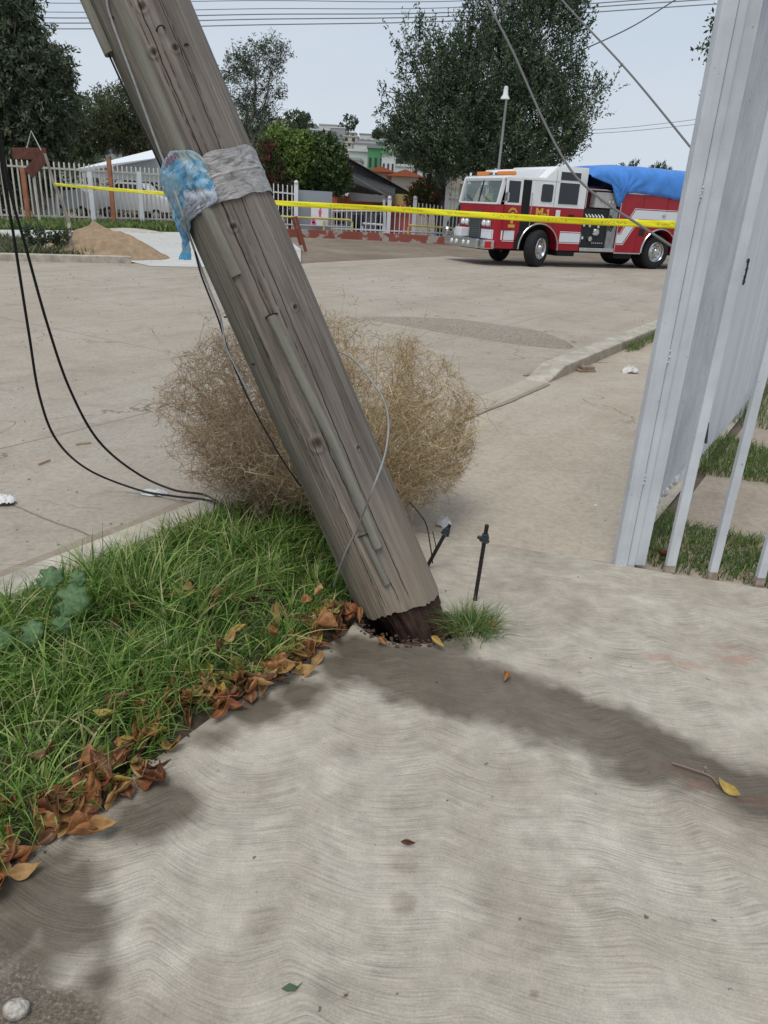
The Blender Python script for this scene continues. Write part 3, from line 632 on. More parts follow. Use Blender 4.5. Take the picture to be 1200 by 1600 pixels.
def scatter(poly, n, dens=None):
    xs = [p[0] for p in poly]; ys = [p[1] for p in poly]; got = []
    tot = 0
    while tot < n:
        x = rng.uniform(min(xs), max(xs), n*3); y = rng.uniform(min(ys), max(ys), n*3); ok = inpoly(poly, x, y)
        if dens is not None: ok &= rng.random(n*3) < dens(x, y)
        q = np.stack([x[ok], y[ok]], 1); got.append(q); tot += len(q)
    return np.concatenate(got)[:n]
bed = [UV(-.4, -2.55), UV(3.05, -2.55), UV(3.0, -2.0), GP(560, 860), GP(550, 940), GP(525, 975), GP(490, 1000), GP(450, 1045), GP(395, 1080), GP(300, 1125), GP(245, 1180), GP(195, 1232), GP(125, 1265), GP(45, 1315), GP(0, 1350), GP(-120, 1400), UV(-.4, -1.6)]
holes = [GP(285, 935), GP(360, 945), GP(400, 990), GP(175, 1000), GP(350, 1010), GP(440, 975), GP(420, 945)]
def bdens(x, y):
    d = .42+1.3*np.clip(fbm(x*4.2, y*4.2, 5)-.3, 0, 1)*1.6
    for h_ in holes: d *= 1-.85*np.exp(-((x-h_.x)**2+(y-h_.y)**2)/.011)
    return np.clip(d, .04, 1)
def tallness(x, y):                        # taller along the kerb, by the camera's left and the mallow; short by the pole foot
    v = .851*x-.525*y; return np.clip(.62+.5*np.clip((-1.62-v)/.55, 0, 1)-.45*np.clip((-2.3-v)/.25, 0, 1), .3, 1.1)*(.35+1.35*fbm(x*6.1, y*6.1, 15)**1.2)
pos = scatter(bed, 17000, bdens); th = tallness(pos[:, 0], pos[:, 1])
cl = fbm(pos[:, 0]*8, pos[:, 1]*8, 25)*7*math.pi; la = cl+rng.normal(0, .45, len(pos))
lean = np.stack([np.cos(la)+.35, np.sin(la)-.35], 1); lean /= np.linalg.norm(lean, axis=1)[:, None]
blades('grass', pos, th*rng.uniform(.10, .25, len(pos))*(1+.25*(.525*pos[:, 0]+.851*pos[:, 1] < 1.9)), rng.uniform(.0038, .0098, len(pos)), lean, rng.uniform(.15, 1.15, len(pos)), m_grass, 'long lush green grass of the verge left of the leaning pole', seg=6)
pos = scatter(bed, 12000, None); la = rng.uniform(0, 6.28, len(pos)); lean = np.stack([np.cos(la), np.sin(la)], 1)
blades('ground_cover', pos, rng.uniform(.02, .065, len(pos)), rng.uniform(.002, .006, len(pos)), lean, rng.uniform(.5, 1.6, len(pos)), m_grass2, 'short weedy undergrowth between the long grass tufts', seg=3)
# tuft at the pole foot
c = GP(735, 985); n = 620
pos = np.stack([c.x+rng.normal(0, .045, n)+.01, c.y+rng.normal(0, .05, n)+.02], 1); rad = pos-np.array([c.x, c.y]); rad = rad/np.maximum(np.linalg.norm(rad, axis=1)[:, None], 1e-3)+rng.normal(0, .5, (n, 2))
blades('grass_tuft', pos, rng.uniform(.03, .12, n), rng.uniform(.0018, .0036, n), rad/np.linalg.norm(rad, axis=1)[:, None], rng.uniform(.5, 1.8, n), m_grass2, 'small wiry grass tuft at the foot of the leaning pole', seg=6)
# grass inside the fence
for (pl, n, hh, lab) in [([GP(996, 872), GP(1008, 845), GP(1045, 788), GP(1060, 812), GP(1200, 838), GP(1260, 850), GP(1260, 925), GP(1185, 908), GP(1060, 888)], 2600, .085, 'patch of grass behind the fence bars nearest the pavement'),
                     ([GP(1090, 735), GP(1100, 690), GP(1140, 680), GP(1200, 700), GP(1270, 715), GP(1270, 765), GP(1200, 750), GP(1140, 742)], 2200, .12, 'middle patch of grass inside the corrugated fence'),
                     ([GP(1137, 655), GP(1155, 625), GP(1200, 575), GP(1280, 575), GP(1280, 670), GP(1200, 668)], 2200, .15, 'farthest patch of grass inside the corrugated fence'),
                     ([GP(975, 548), GP(985, 532), GP(1030, 506), GP(1034, 524), GP(1000, 545)], 900, .16, 'strip of grass growing along the raised kerb')]:
    pos = scatter(pl, n); la = rng.uniform(0, 6.28, n); lean = np.stack([np.cos(la), np.sin(la)], 1)
    blades('grass', pos, rng.uniform(.4, 1.15, n)*hh, rng.uniform(.003, .007, n), lean, rng.uniform(.2, 1.3, n), m_grass2, lab, seg=4, z0=-.028)
# far verge grass: by the left fence, on the left kerb
def far_weeds(name, poly, n, h0, h1, w, label, mat=m_grass2, z0=-.05):
    pos = scatter(poly, n); la = rng.uniform(0, 6.28, n); lean = np.stack([np.cos(la), np.sin(la)], 1)
    hs = rng.uniform(h0, h1, n)*(.4+1.2*fbm(pos[:, 0]*.8, pos[:, 1]*.8, 12))
    return blades(name, pos, hs, rng.uniform(.6, 1.3, n)*w, lean, rng.uniform(.2, 1.2, n), mat, label, seg=3, z0=z0)
far_weeds('grass', [GP(-60, 346), GP(310, 351), GP(340, 361), GP(200, 360), GP(-60, 357)], 9000, .12, .42, .06, 'rough green grass strip along the foot of the far white fence')
m_weed = grass_mat('roadside_weeds', (.075, .10, .04), (.17, .185, .09), (.36, .31, .2))
far_weeds('weeds', [GP(-120, 372), GP(30, 378), GP(90, 384), GP(140, 396), GP(185, 402), GP(120, 403), GP(-120, 398)], 12000, .06, .38, .035, 'grey green roadside weeds on the far kerb beside the dirt mound', m_weed)

# dry fallen leaves: individual things
def leaf_mat(name, cA, cB):
    m, g = NM(name, .55, .3); P0 = g.n('TexCoord').outputs['Object']; oi = g.n('ObjectInfo')
    n1 = g.noise(P0, 40, 5, .7); col = g.ramp(n1, [(.36, cB), (.6, cA)])
    col = g.mix(g.math('MULTIPLY', oi.outputs['Random'], .32), col, (.10, .045, .02))
    vein = g.attr('vein').outputs['Fac']; col = g.mix(g.math('MULTIPLY', vein, .55), col, (.42, .26, .10))
    g.l(col, g.b.inputs['Base Color']); g.l(g.bump(n1, .3, .004), g.b.inputs['Normal']); return m
LM = [leaf_mat('orange_brown_leaf', (.46, .21, .075), (.22, .09, .035)), leaf_mat('dark_brown_leaf', (.19, .075, .035), (.085, .036, .02)),
      leaf_mat('tan_leaf', (.48, .30, .12), (.33, .17, .06)), leaf_mat('yellow_leaf', (.50, .36, .08), (.36, .23, .05)), leaf_mat('russet_leaf', (.33, .10, .035), (.15, .045, .02))]
def leaf_mesh(L, Wd, curl, fold, twist, mat):
    nu, nv = 13, 7; V = []; vn = []
    for i in range(nu):
        t = i/(nu-1); w_ = Wd*math.sin(math.pi*t**.8)**1.15*.54+.0006
        for j in range(nv):
            f = j/(nv-1)*2-1; y = f*w_; x = (t-.5)*L
            z = fold*abs(f)**1.4*w_*1.6 + curl*L*(4*(t-.5)**2)*.5 + .0015*math.sin(i*1.9+j*2.3)+twist*f*w_*(t-.5)*3
            y *= (1-.35*abs(fold)*abs(f)); V.append((x, y, z)); vn.append(1. if j == nv//2 else 0.)
    b0 = len(V); V = np.array(V); o = npmesh('leaf', V, grid_faces(nv, nu), mat, attrs=dict(vein=np.array(vn)), smooth=True)
    md_ = o.modifiers.new('t', 'SOLIDIFY'); md_.thickness = .0008
    me = o.data; return o
leaf_protos = []
for k in range(30):
    leaf_protos.append(leaf_mesh(random.uniform(.062, .105), random.uniform(.032, .052), random.uniform(-.25, .9), random.uniform(-.3, 1.6), random.uniform(-1., 1.), LM[[0, 1, 1, 2, 4, 0, 2, 4, 3, 1][k % 10]]))
used = set()
def put_leaf(k, p, z, rz, rx, ry, label, group, sc=1.):
    o = leaf_protos[k]
    if k in used: o = dup(o)
    used.add(k); o.name = 'fallen_leaf'; o.location = (p[0], p[1], z); o.rotation_euler = (rx, ry, rz); o.scale = (sc, sc, sc)
    if 'group' in o.keys(): del o['group']
    tag(o, label, 'leaf', group); return o
drift = [GP(-60, 1390), GP(0, 1345), GP(60, 1300), GP(130, 1250), GP(200, 1205), GP(250, 1150), GP(290, 1110), GP(360, 1090), GP(420, 1065), GP(460, 1035), GP(485, 1000), GP(505, 975), GP(530, 955)]
cd = [0]
for p, q in zip(drift[:-1], drift[1:]): cd.append(cd[-1]+(q-p).length)
for k in range(225):
    s_ = random.random()*cd[-1]; x = float(np.interp(s_, cd, [p.x for p in drift])); y = float(np.interp(s_, cd, [p.y for p in drift]))
    o_ = random.gauss(.004, .046) if random.random() < .85 else random.gauss(-.12, .05); x += N1.x*o_; y += N1.y*o_
    z = random.uniform(.008, .018)+max(0, .045*math.exp(-(o_/.035)**2))*random.random()
    put_leaf(random.randrange(30), (x, y), z, random.uniform(0, 6.28), random.gauss(0, .38), random.gauss(0, .32), 'dry brown fallen leaf heaped in the drift between the grass and the pale concrete', 'dead leaves drifted along the concrete edge', random.uniform(.8, 1.3))
for (px, py, k, lb) in []: pass
ingr = [(300, 930), (285, 945), (360, 938), (370, 950), (430, 965), (440, 958), (355, 1015), (370, 1000), (175, 1005), (180, 995), (290, 940), (320, 920), (410, 935), (470, 985), (500, 945), (515, 955), (380, 995), (480, 945), (190, 1110), (75, 1190), (420, 1010), (340, 935), (455, 1000), (510, 990), (200, 1000), (345, 1030), (395, 950), (330, 955)]
for (px, py) in ingr:
    q = GP(px, py, .05); put_leaf(random.randrange(30), q, random.uniform(.05, .11), random.uniform(0, 6.28), random.gauss(0, .5), random.gauss(0, .4), 'dry brown fallen leaf caught among the green grass of the verge', 'dead leaves lying in the grass')
q = GP(212, 952, .10); put_leaf(2, q, .105, 2.0, .3, .9, 'tan spotted leaf standing upright among the grass blades', None, .75)
q = GP(168, 1133, .05); put_leaf(8, q, .085, 3.0, .1, .1, 'pale yellow leaf lying flat on the long grass', None, 1.)
q = GP(160, 1305); put_leaf(3, q, .02, .5, .2, .1, 'pale yellow brown leaf sticking out from the drift onto the concrete', None, 1.1)
q = GP(790, 1060); put_leaf(5, q, .012, 1.25, .2, .0, 'single orange leaf alone on the wet concrete below the grass tuft', None, .85)
q = GP(1137, 1238); yl = put_leaf(18, q, .014, -1.0, .3, .1, 'yellow green leaf at the end of the thin twig on the wet concrete', None, .85)
q = GP(637, 1325); put_leaf(9, q, .010, .0, .1, .0, 'small speckled brown leaf in the middle of the dry concrete', None, .42)
q = GP(683, 1014, .0); put_leaf(28, q, .03, -.7, .5, .3, 'yellow leaf at the left side of the wiry grass tuft', None, .75)
q = GP(598, 1008); put_leaf(0, q, .018, -.6, .7, .3, 'curled orange leaf at the rim of the hole under the pole', None, .7)
q = GP(770, 985); put_leaf(14, q, .03, .5, .4, .3, 'brown leaf half buried in the wiry grass tuft', None, .7)
q = GP(1035, 872); put_leaf(12, q, .01, .3, .4, .1, 'big brown leaf lying against the first fence bar', None, 1.2)
for k in range(30):
    if k not in used: bpy.data.objects.remove(leaf_protos[k])
b = MB(); b.tube(smooth_path([GP(1050, 1192, .008), GP(1085, 1203, .012), GP(1110, 1213, .008), GP(1122, 1226, .012)]), .0028, 6); b.tube([GP(1098, 1207, .01), GP(1102, 1199, .018)], .0022, 5); b.ball(tuple(GP(1102, 1200, .02)), .006, 5)
tag(b.build('twig', M('grey_twig', (.24, .19, .14), .9), smooth=True), 'thin brown twig lying on the wet concrete at the right', 'twig')
m_gleaf = M('green_leaf_scrap', (.07, .11, .06), .6)
b = MB(); c = GP(456, 1541, .006)
b.add([(c.x-.022, c.y-.004, .003), (c.x-.006, c.y+.006, .008), (c.x+.012, c.y+.003, .003), (c.x+.022, c.y+.012, .006), (c.x+.008, c.y-.008, .004), (c.x-.01, c.y-.01, .006)], [(0, 1, 5), (1, 2, 4, 5), (2, 3, 4)])
lf = b.build('leaf_scrap', m_gleaf); lf.modifiers.new('t', 'SOLIDIFY').thickness = .001; tag(lf, 'tiny green leaf scrap low on the dry concrete', 'leaf')
# stones lower left
m_stone = M('pale_stone', (.55, .50, .43), .9, noise=.5, nscale=60, bump=1., bscale=80)
b = MB(); b.ball(tuple(GP(25, 1577, .012)), .024, 9, (1.1, .9, .8), jit=.08); tag(b.build('stone', m_stone, smooth=60), 'pale chunk of stone at the bottom left corner of the pavement', 'stone')
m_mal = M('mallow_leaf', (.105, .185, .075), .6, noise=.35, nscale=60, bump=.5, bscale=90, stretch=(1, 1, 1))
# mallow plant
mal = thing('mallow_plant', 'broad leaved grey green mallow weed in the grass by the kerb', 'plant', tuple(GP(85, 1010)))
mb = mal.location
def round_leaf(cx, cy, cz, R, tx, ty, mat, lab=None):
    V = [(0, 0, .008)]; n = 48
    for ring in (.35, .7, 1.):
        for k in range(n):
            a = 2*math.pi*k/n; lobes = 1-.13*(1-abs(math.cos(a*3.5+.3)))*ring - (.45*math.exp(-((a-math.pi)/.22)**2)*ring); ruf = .10*ring*ring*math.cos(a*7)
            rr_ = R*ring*lobes; V.append((rr_*math.cos(a), rr_*math.sin(a), R*(ruf-.25*ring*ring)))
    F = [(0, 1+k, 1+(k+1) % n) for k in range(n)]
    for g_ in (0, 1):
        for k in range(n): a = 1+g_*n+k; b__ = 1+g_*n+(k+1) % n; F.append((a, b__, b__+n)); F.append((a, b__+n, a+n))
    b = MB(); Rm = Matrix.Rotation(tx, 3, 'X') @ Matrix.Rotation(ty, 3, 'Y'); b.add([Rm @ Vector(v)+Vector((cx, cy, cz)) for v in V], F)
    o = b.build('leaf', mat, mal, smooth=70); o.modifiers.new('t', 'SOLIDIFY').thickness = .001
    s = MB(); s.tube(smooth_path([(0, 0, 0), (cx*.5, cy*.6, cz*.6), (cx, cy, cz+.004)]), .0022, 5); s.build('stem', mat, mal)
def rel(px, py, Y): p = AT(px, py, Y)-Vector(mb); return p
YM = mb.y
for (px, py, dy, R, tx, ty) in [(78, 900, .10, .050, .5, .2), (108, 938, -.02, .068, .75, -.1), (45, 992, -.16, .050, .6, -.25), (98, 990, -.12, .038, 1.3, .4), (10, 1060, -.2, .045, .5, .3), (120, 905, .05, .034, .9, .3)]:
    q = rel(px, py, YM+dy); round_leaf(q.x, q.y, max(q.z, .16), R, tx, ty, m_mal)

# ================================================================== TUMBLEWEED
def tumble():
    C0 = AT(505, 655, 3.72); C0 = Vector((-.365, 3.66, .485)); RX, RY, RZ = .83, .50, .56
    root = Vector((C0.x+.05, C0.y-.05, .04))
    VV = []; FF = []; col = []; base = 0
    def strand(P, r0_, r1_, cv):
        nonlocal base
        n = len(P); d = np.gradient(P, axis=0); d /= np.maximum(np.linalg.norm(d, axis=1)[:, None], 1e-9)
        a = np.cross(d, np.array([.3, .5, .81])); a /= np.maximum(np.linalg.norm(a, axis=1)[:, None], 1e-9); b = np.cross(d, a)
        rr_ = np.linspace(r0_, r1_, n)[:, None]
        rg = np.stack([P+a*rr_, P+(-.5*a+.87*b)*rr_, P+(-.5*a-.87*b)*rr_], 1).reshape(-1, 3)
        VV.append(rg); i = np.arange(n-1)[:, None]*3
        for k in range(3): FF.append(np.stack([base+i[:, 0]+k, base+i[:, 0]+(k+1) % 3, base+i[:, 0]+3+(k+1) % 3, base+i[:, 0]+3+k], 1))
        col.append(np.full(n*3, cv)); base += n*3
    def shell(p):
        q = (p-np.array(C0))/np.array([RX, RY, RZ]); return np.linalg.norm(q)
    Cn = np.array(C0); E = np.array([RX, RY, RZ]); R0_ = np.array(root)
    mains = []
    for k in range(190):                                     # main stems curving up from the root and following the ball
        th = rng.uniform(0, 2*math.pi); ph = rng.uniform(-.35, 1.); end = Cn+E*np.array([math.cos(th)*math.sqrt(max(0, 1-ph*ph)), math.sin(th)*math.sqrt(max(0, 1-ph*ph)), ph])*rng.uniform(.8, 1.04)
        mid = (R0_+end)/2+np.array([math.cos(th), math.sin(th), rng.uniform(-.2, .5)])*rng.uniform(.05, .28)+rng.normal(0, .07, 3)
        t = np.linspace(0, 1, 16)[:, None]; P = (1-t)**2*R0_+2*t*(1-t)*mid+t*t*end+np.cumsum(rng.normal(0, .006, (16, 3)), 0)
        P[:, 2] = np.maximum(P[:, 2], .0); mains.append(P); strand(P, rng.uniform(.0032, .0062), .0014, rng.uniform(.55, 1))
    sec = []
    for k in range(6200):
        P0_ = mains[rng.integers(len(mains))]; i = rng.integers(4, 16); p = P0_[i].copy(); n = 11
        q = (p-Cn)/E; out = q/max(np.linalg.norm(q), 1e-3); d = out*.55+rng.normal(0, .75, 3); d /= np.linalg.norm(d); bend = rng.normal(0, .35, 3)
        P = [p]; st = rng.uniform(.012, .028)
        for j in range(n-1):
            d = d+bend*.25+rng.normal(0, .22, 3)
            pn = P[-1]+d/np.linalg.norm(d)*st
            if shell(pn) > 1.0 and k % 9: d = d-1.0*(pn-Cn)/E/np.linalg.norm((pn-Cn)/E); pn = P[-1]+d/np.linalg.norm(d)*st
            d /= np.linalg.norm(d); pn[2] = max(pn[2], .0); P.append(pn)
        P = np.array(P); sec.append(P); strand(P, rng.uniform(.0010, .0018), .0007, rng.uniform(0, 1))
    for k in range(34000):
        P0_ = sec[rng.integers(len(sec))]; i = rng.integers(2, 11); p = P0_[i].copy(); n = 6
        q = (p-Cn)/E
        if np.linalg.norm(q) < .55 and rng.random() < .5: continue
        out = q/max(np.linalg.norm(q), 1e-3); d = out*.5+rng.normal(0, .8, 3); P = [p]; st = rng.uniform(.006, .015)
        for j in range(n-1):
            d = d/np.linalg.norm(d)+rng.normal(0, .4, 3); pn = P[-1]+d/np.linalg.norm(d)*st; pn[2] = max(pn[2], .0); P.append(pn)
        strand(np.array(P), .0009, .0005, rng.uniform(0, 1))
    V = np.concatenate(VV); Fc = np.concatenate(FF); cv = np.concatenate(col)
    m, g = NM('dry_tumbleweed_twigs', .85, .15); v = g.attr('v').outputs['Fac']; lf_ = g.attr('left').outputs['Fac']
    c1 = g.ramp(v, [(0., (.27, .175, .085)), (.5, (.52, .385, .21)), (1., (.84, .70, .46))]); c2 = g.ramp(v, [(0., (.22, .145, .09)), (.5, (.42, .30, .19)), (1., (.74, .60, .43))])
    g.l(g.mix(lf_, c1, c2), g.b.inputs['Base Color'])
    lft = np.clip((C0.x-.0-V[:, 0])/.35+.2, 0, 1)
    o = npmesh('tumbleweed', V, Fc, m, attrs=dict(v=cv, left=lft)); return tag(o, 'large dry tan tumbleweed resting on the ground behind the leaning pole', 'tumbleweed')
tumble()

# ================================================================== ANCHOR RODS, LITTER
def rod(p, q, label, wire=False):
    t = thing('anchor_rod', label, 'metal rod', tuple(p)); d = Vector(q)-Vector(p); L = d.length; dn = d.normalized()
    b = MB(); pts = [dn*(L*k/40) for k in range(41)]; rs = [.0085+(.0007 if k % 2 else 0) for k in range(41)]; b.tube(pts, rs, 10); b.build('threaded_shaft', m_darksteel, t, smooth=True)
    n = MB(); c = dn*L*.80; M3 = dn.to_track_quat('Z', 'Y').to_matrix()
    for (z0, z1, r_, k_) in ((0, .018, .019, 6), (-.004, 0, .022, 16), (.02, .03, .014, 12)):
        vs = [M3 @ Vector((r_*math.cos(2*math.pi*i/k_), r_*math.sin(2*math.pi*i/k_), z))+c for z in (z0, z1) for i in range(k_)]
        n.add(vs, [tuple(range(k_-1, -1, -1)), tuple(range(k_, 2*k_))]+[(i, (i+1) % k_, (i+1) % k_+k_, i+k_) for i in range(k_)])
    n.bar(c+M3 @ Vector((-.02, 0, -.002)), c+M3 @ Vector((.035, 0, .004)), .016, .012); n.build('clamp_nut', m_nut, t, bevel=.0015, bseg=1)
    return t
rod(GP(742, 938), AT(761, 820, 2.80), 'upright rusty threaded anchor rod standing in the pavement right of the pole')
rod(GP(666, 888), AT(703, 820, 3.06), 'leaning rusty threaded anchor rod close behind the pole')
b = MB(); b.tube(smooth_path([AT(676, 880, 3.05), AT(672, 850, 3.03), AT(664, 815, 3.1), AT(640, 785, 3.2)]), .003, 6); b.tube(smooth_path([AT(668, 884, 3.05), AT(681, 862, 3.0), AT(676, 830, 3.05)]), .0022, 6)
tag(b.build('tie_wire', m_cable, smooth=True), 'thin black wire twisted round the leaning anchor rod', 'wire')
m_paper = M('dirty_white_plastic', (.75, .74, .71), .55, noise=.25, nscale=20)
def litter(name, px, py, rx, ry, h, label, cat, mat=m_paper, seed=0, z=-.028):
    q = GP(px, py, z); n = 22; xs = np.linspace(-1, 1, n); X_, Y_ = np.meshgrid(xs, xs)
    rr_ = np.hypot(X_, Y_); edge = 1+.5*(fbm(np.arctan2(Y_, X_)*1.2+5, X_*0, seed)-.5)
    sc_ = np.minimum(1, 1/np.maximum(np.maximum(np.abs(X_), np.abs(Y_)), 1e-6)) ; k = np.maximum(np.abs(X_), np.abs(Y_))/np.maximum(rr_, 1e-6)
    Xc, Yc = X_*k*edge, Y_*k*edge
    Z_ = h*np.clip(1-(Xc**2+Yc**2), 0, 1)**.6*(.35+1.2*fbm(X_*3+seed, Y_*3, seed+3))+.002
    o = npmesh(name, np.stack([q.x+Xc*rx, q.y+Yc*ry, z+Z_], -1).reshape(-1, 3), grid_faces(n, n), mat, smooth=True)
    return tag(o, label, cat)
litter('plastic_bag', 8, 787, .06, .05, .045, 'crumpled white plastic bag on the road at the left edge', 'litter', seed=1)
litter('paper_scrap', 240, 771, .075, .045, .02, 'flat white paper scrap under the black cables on the road', 'litter', seed=2)
litter('paper_scrap', 224, 849, .014, .012, .01, 'small white scrap beside the low kerb left of the grass', 'litter', seed=3, z=-.02)
litter('paper_scrap', 693, 822, .045, .03, .05, 'white crumpled paper behind the leaning anchor rod', 'litter', seed=4)
litter('paper_scrap', 985, 583, .10, .05, .07, 'white crumpled scrap on the pavement between the kerb and the gate post', 'litter', seed=5)
litter('paper_scrap', 930, 1115-1115+790, .012, .01, .006, 'tiny white flake left of the gate post foot', 'litter', seed=6)
m_wb = M('weathered_brick', (.33, .24, .17), .9, noise=.4, nscale=20)
b = MB(); q = GP(914, 580, -.026); b.box((-.10, -.06, 0), (.10, .06, .022)); b.box((-.05, -.045, .022), (.09, .05, .055)); o = b.build('brick', m_wb, loc=tuple(q), bevel=.006); o.rotation_euler = (0, 0, .3); tag(o, 'broken brick lying beside the end of the raised kerb', 'brick')
m_twig = M('pale_twig', (.42, .31, .19), .9)
for (p, q, lb) in [((118, 694), (142, 691), 'pale stick lying on the road left of the tumbleweed'), ((60, 725), (78, 718), 'small pale stick on the road near the left black cable')]:
    b = MB(); b.tube([GP(*p, -.02), GP(*q, -.02)], .006, 6); tag(b.build('stick', m_twig), lb, 'stick')
# two black cables drooping to the kerb
def hang(pts, r, lab): b = MB(); b.tube(smooth_path(pts, 12), r, 8); tag(b.build('hanging_cable', m_cable, smooth=True), lab, 'cable', None)
gz = .02
hang([AT(-30, 0, 2.95), AT(-8, 120, 2.98), AT(3, 260, 3.02), AT(20, 360, 3.1), AT(45, 520, 3.2), AT(62, 620, 3.3), AT(90, 690, 3.42), GP(140, 735, .12), GP(215, 765, .0), GP(270, 775, .0), GP(332, 783, .04), GP(360, 800, .05)], .006, 'lower of the two black cables drooping from the upper left to the grass')
hang([AT(-38, 0, 3.1), AT(-10, 150, 3.12), AT(14, 290, 3.15), AT(40, 385, 3.2), AT(75, 510, 3.3), AT(110, 610, 3.4), AT(155, 690, 3.5), GP(215, 740, .10), GP(270, 765, .02), GP(318, 773, .02), GP(350, 790, .05)], .0062, 'upper of the two black cables drooping from the upper left to the grass')

# crumbs of soil at the pole foot, grit and flakes on the street
def crumbs(name, pts, sizes, mat, label, cat):
    b = MB()
    for p, r_ in zip(pts, sizes): b.ball((p[0], p[1], p[2]+r_*.3), r_, 3, (random.uniform(.7, 1.4), random.uniform(.7, 1.3), .6), jit=.3)
    return tag(b.build(name, mat), label, cat, kind='stuff')
pp = []; sz_ = []
for k in range(170):
    a = random.uniform(2.9, 6.6); q_ = (.13+math.cos(a)*random.gauss(.205, .025), 2.575+math.sin(a)*random.gauss(.15, .018), .0); pp.append(q_); sz_.append(random.uniform(.002, .008))
for k in range(260):
    f = random.random()*cd[-1]; pp.append((float(np.interp(f, cd, [p.x for p in drift]))+N1.x*abs(random.gauss(.02, .04)), float(np.interp(f, cd, [p.y for p in drift]))+N1.y*abs(random.gauss(.02, .04)), .0)); sz_.append(random.uniform(.0015, .005))
crumbs('soil_crumbs', pp, sz_, M('crumbly_soil', (.085, .055, .038), .95), 'dark crumbs of soil round the broken foot of the pole', 'soil')
pp = []; sz_ = []
for k in range(420):
    q_ = GP(random.uniform(-20, 1010), 430+(random.random()**1.3)*430, -.028); v_ = .851*q_.x-.525*q_.y
    if v_ > -2.85 and .525*q_.x+.851*q_.y < 3.3: continue
    if v_ > -.9: continue
    pp.append(tuple(q_)); sz_.append(random.uniform(.002, .006)*max(1, q_.y/6))
crumbs('gravel', pp, sz_, M('street_grit', (.42, .37, .30), .95, col2=(.20, .16, .12), nscale=3), 'loose grit scattered over the dusty street and driveway', 'gravel')

# ================================================================== METAL FENCE (right)
m, g = NM('flaking_pale_grey_paint', .5, .35); P0 = g.n('TexCoord').outputs['Object']
a = g.noise(P0, 3.5, 6, .6); col = g.ramp(a, [(.35, (.54, .56, .585)), (.65, (.68, .70, .725))])
col = g.mix(.25, col, g.ramp(g.noise(g.mapv(P0, (1, 1, .05)), 30, 4, .6), [(.35, .7), (.6, 1.05)]), 'MULTIPLY')
col = g.mix(g.ramp(g.noise(P0, 60, 3, .5), [(.70, 0.), (.74, .7)]), col, (.22, .20, .19)); col = g.mix(g.ramp(g.noise(g.mapv(P0, (1, 1, .12)), 7, 4, .6), [(.66, 0.), (.76, .35)]), col, (.50, .36, .30))
g.l(col, g.b.inputs['Base Color']); g.l(g.bump(g.noise(P0, 90, 4), .15, .003), g.b.inputs['Normal']); m_fence = m
m_fence2 = M('pale_corrugated_paint', (.72, .74, .765), .5, noise=.14, nscale=5, stretch=(1, 1, .1))
mf = thing('corrugated_fence', 'pale grey corrugated metal fence running away behind the gate post', 'fence', (0, 0, 0))
FU0 = .525*1.20+.851*3.24
def corr(u0, u1, zb0, zb1, h, off=0., pit=.076, dep=.012):
    prof = []; u = u0
    while u < u1:
        for (f, d) in ((0, 0), (.30, 0), (.40, 1), (.60, 1), (.70, 0)): prof.append((u+f*pit, d))
        for (f) in (.78, .86, .94): prof.append((u+f*pit, .12 if f == .86 else 0))
        u += pit
    prof = [p for p in prof if p[0] <= u1]; V = []; zs = [0, .25, .5, .75, 1]
    for (u, d) in prof:
        fr = (u-u0)/(u1-u0); zb = zb0+(zb1-zb0)*fr
        p = UV(u, -.75+off+d*dep)
        for z in zs: V.append((p.x, p.y, zb+(h-zb)*z))
    return np.array(V), grid_faces(5, len(prof))
uA = FU0+.10
V, Fc = corr(uA, 4.86, .07, .10, 2.75); npmesh('corrugated_panel', V, Fc, m_fence, mf)
V, Fc = corr(5.0, 7.05, .04, .03, 2.75, .004); npmesh('corrugated_panel', V, Fc, m_fence2, mf)
V, Fc = corr(7.16, 9.3, .03, .03, 2.75, .0); npmesh('corrugated_panel', V, Fc, m_fence2, mf)
V, Fc = corr(9.4, 13.2, .03, .03, 2.75, .0); npmesh('corrugated_panel', V, Fc, m_fence2, mf)
for (u, w_) in ((4.93, .06), (7.10, .06), (9.35, .06), (13.25, .06)):
    b = MB(); p = UV(u, -.75); b.bar((p.x, p.y, -.05), (p.x, p.y, 2.8), w_, w_, up=D1); b.build('post', m_fence, mf, bevel=.004)
b = MB(); b.bar(UV(uA, -.72, 2.6), UV(13.2, -.72, 2.6), .04, .06); b.build('top_rail', m_fence, mf)
# white foam/paint drips along the first panel's foot
b = MB()
for k in range(26):
    f = k/25; u = uA+.06+f*1.05; p = UV(u, -.745+random.uniform(-.008, .012)); b.ball((p.x, p.y, .07+.02*f+random.uniform(-.012, .008)), random.uniform(.010, .022), 6, (1, 1, 1.5), jit=.15)
b.build('sealant', m_flake, mf, smooth=60)
# gate post: two box tubes side by side with hinge stubs
gp = thing('gate_post', 'tall pale grey double steel gate post at the corner of the fence', 'gate post', tuple(GP(975, 881)))
def leanbar(b, x, y, w_, d_, h=2.9, tx=0.): b.bar((x, y, -.03), (x+tx, y, h), w_, d_, up=(0, 1, 0))
b = MB(); b.box((-.052, -.028, -.03), (.006, .03, 2.9)); b.build('post_tube', m_fence, gp, bevel=.004)
b = MB(); b.box((.010, -.018, -.03), (.046, .03, 2.9)); b.build('post_tube', m_fence, gp, bevel=.004)
b = MB(); b.box((.046, -.008, .0), (.10, .012, 2.88)); b.build('closing_strip', m_fence, gp, bevel=.002)
b = MB()
for z in (.42, .98, 1.62):
    for k in range(5): b.ball((.008+random.uniform(-.004, .004), -.021, z+k*.012+random.uniform(-.003, .003)), .006, 5)
b.build('weld_bead', m_fence, gp, smooth=True)
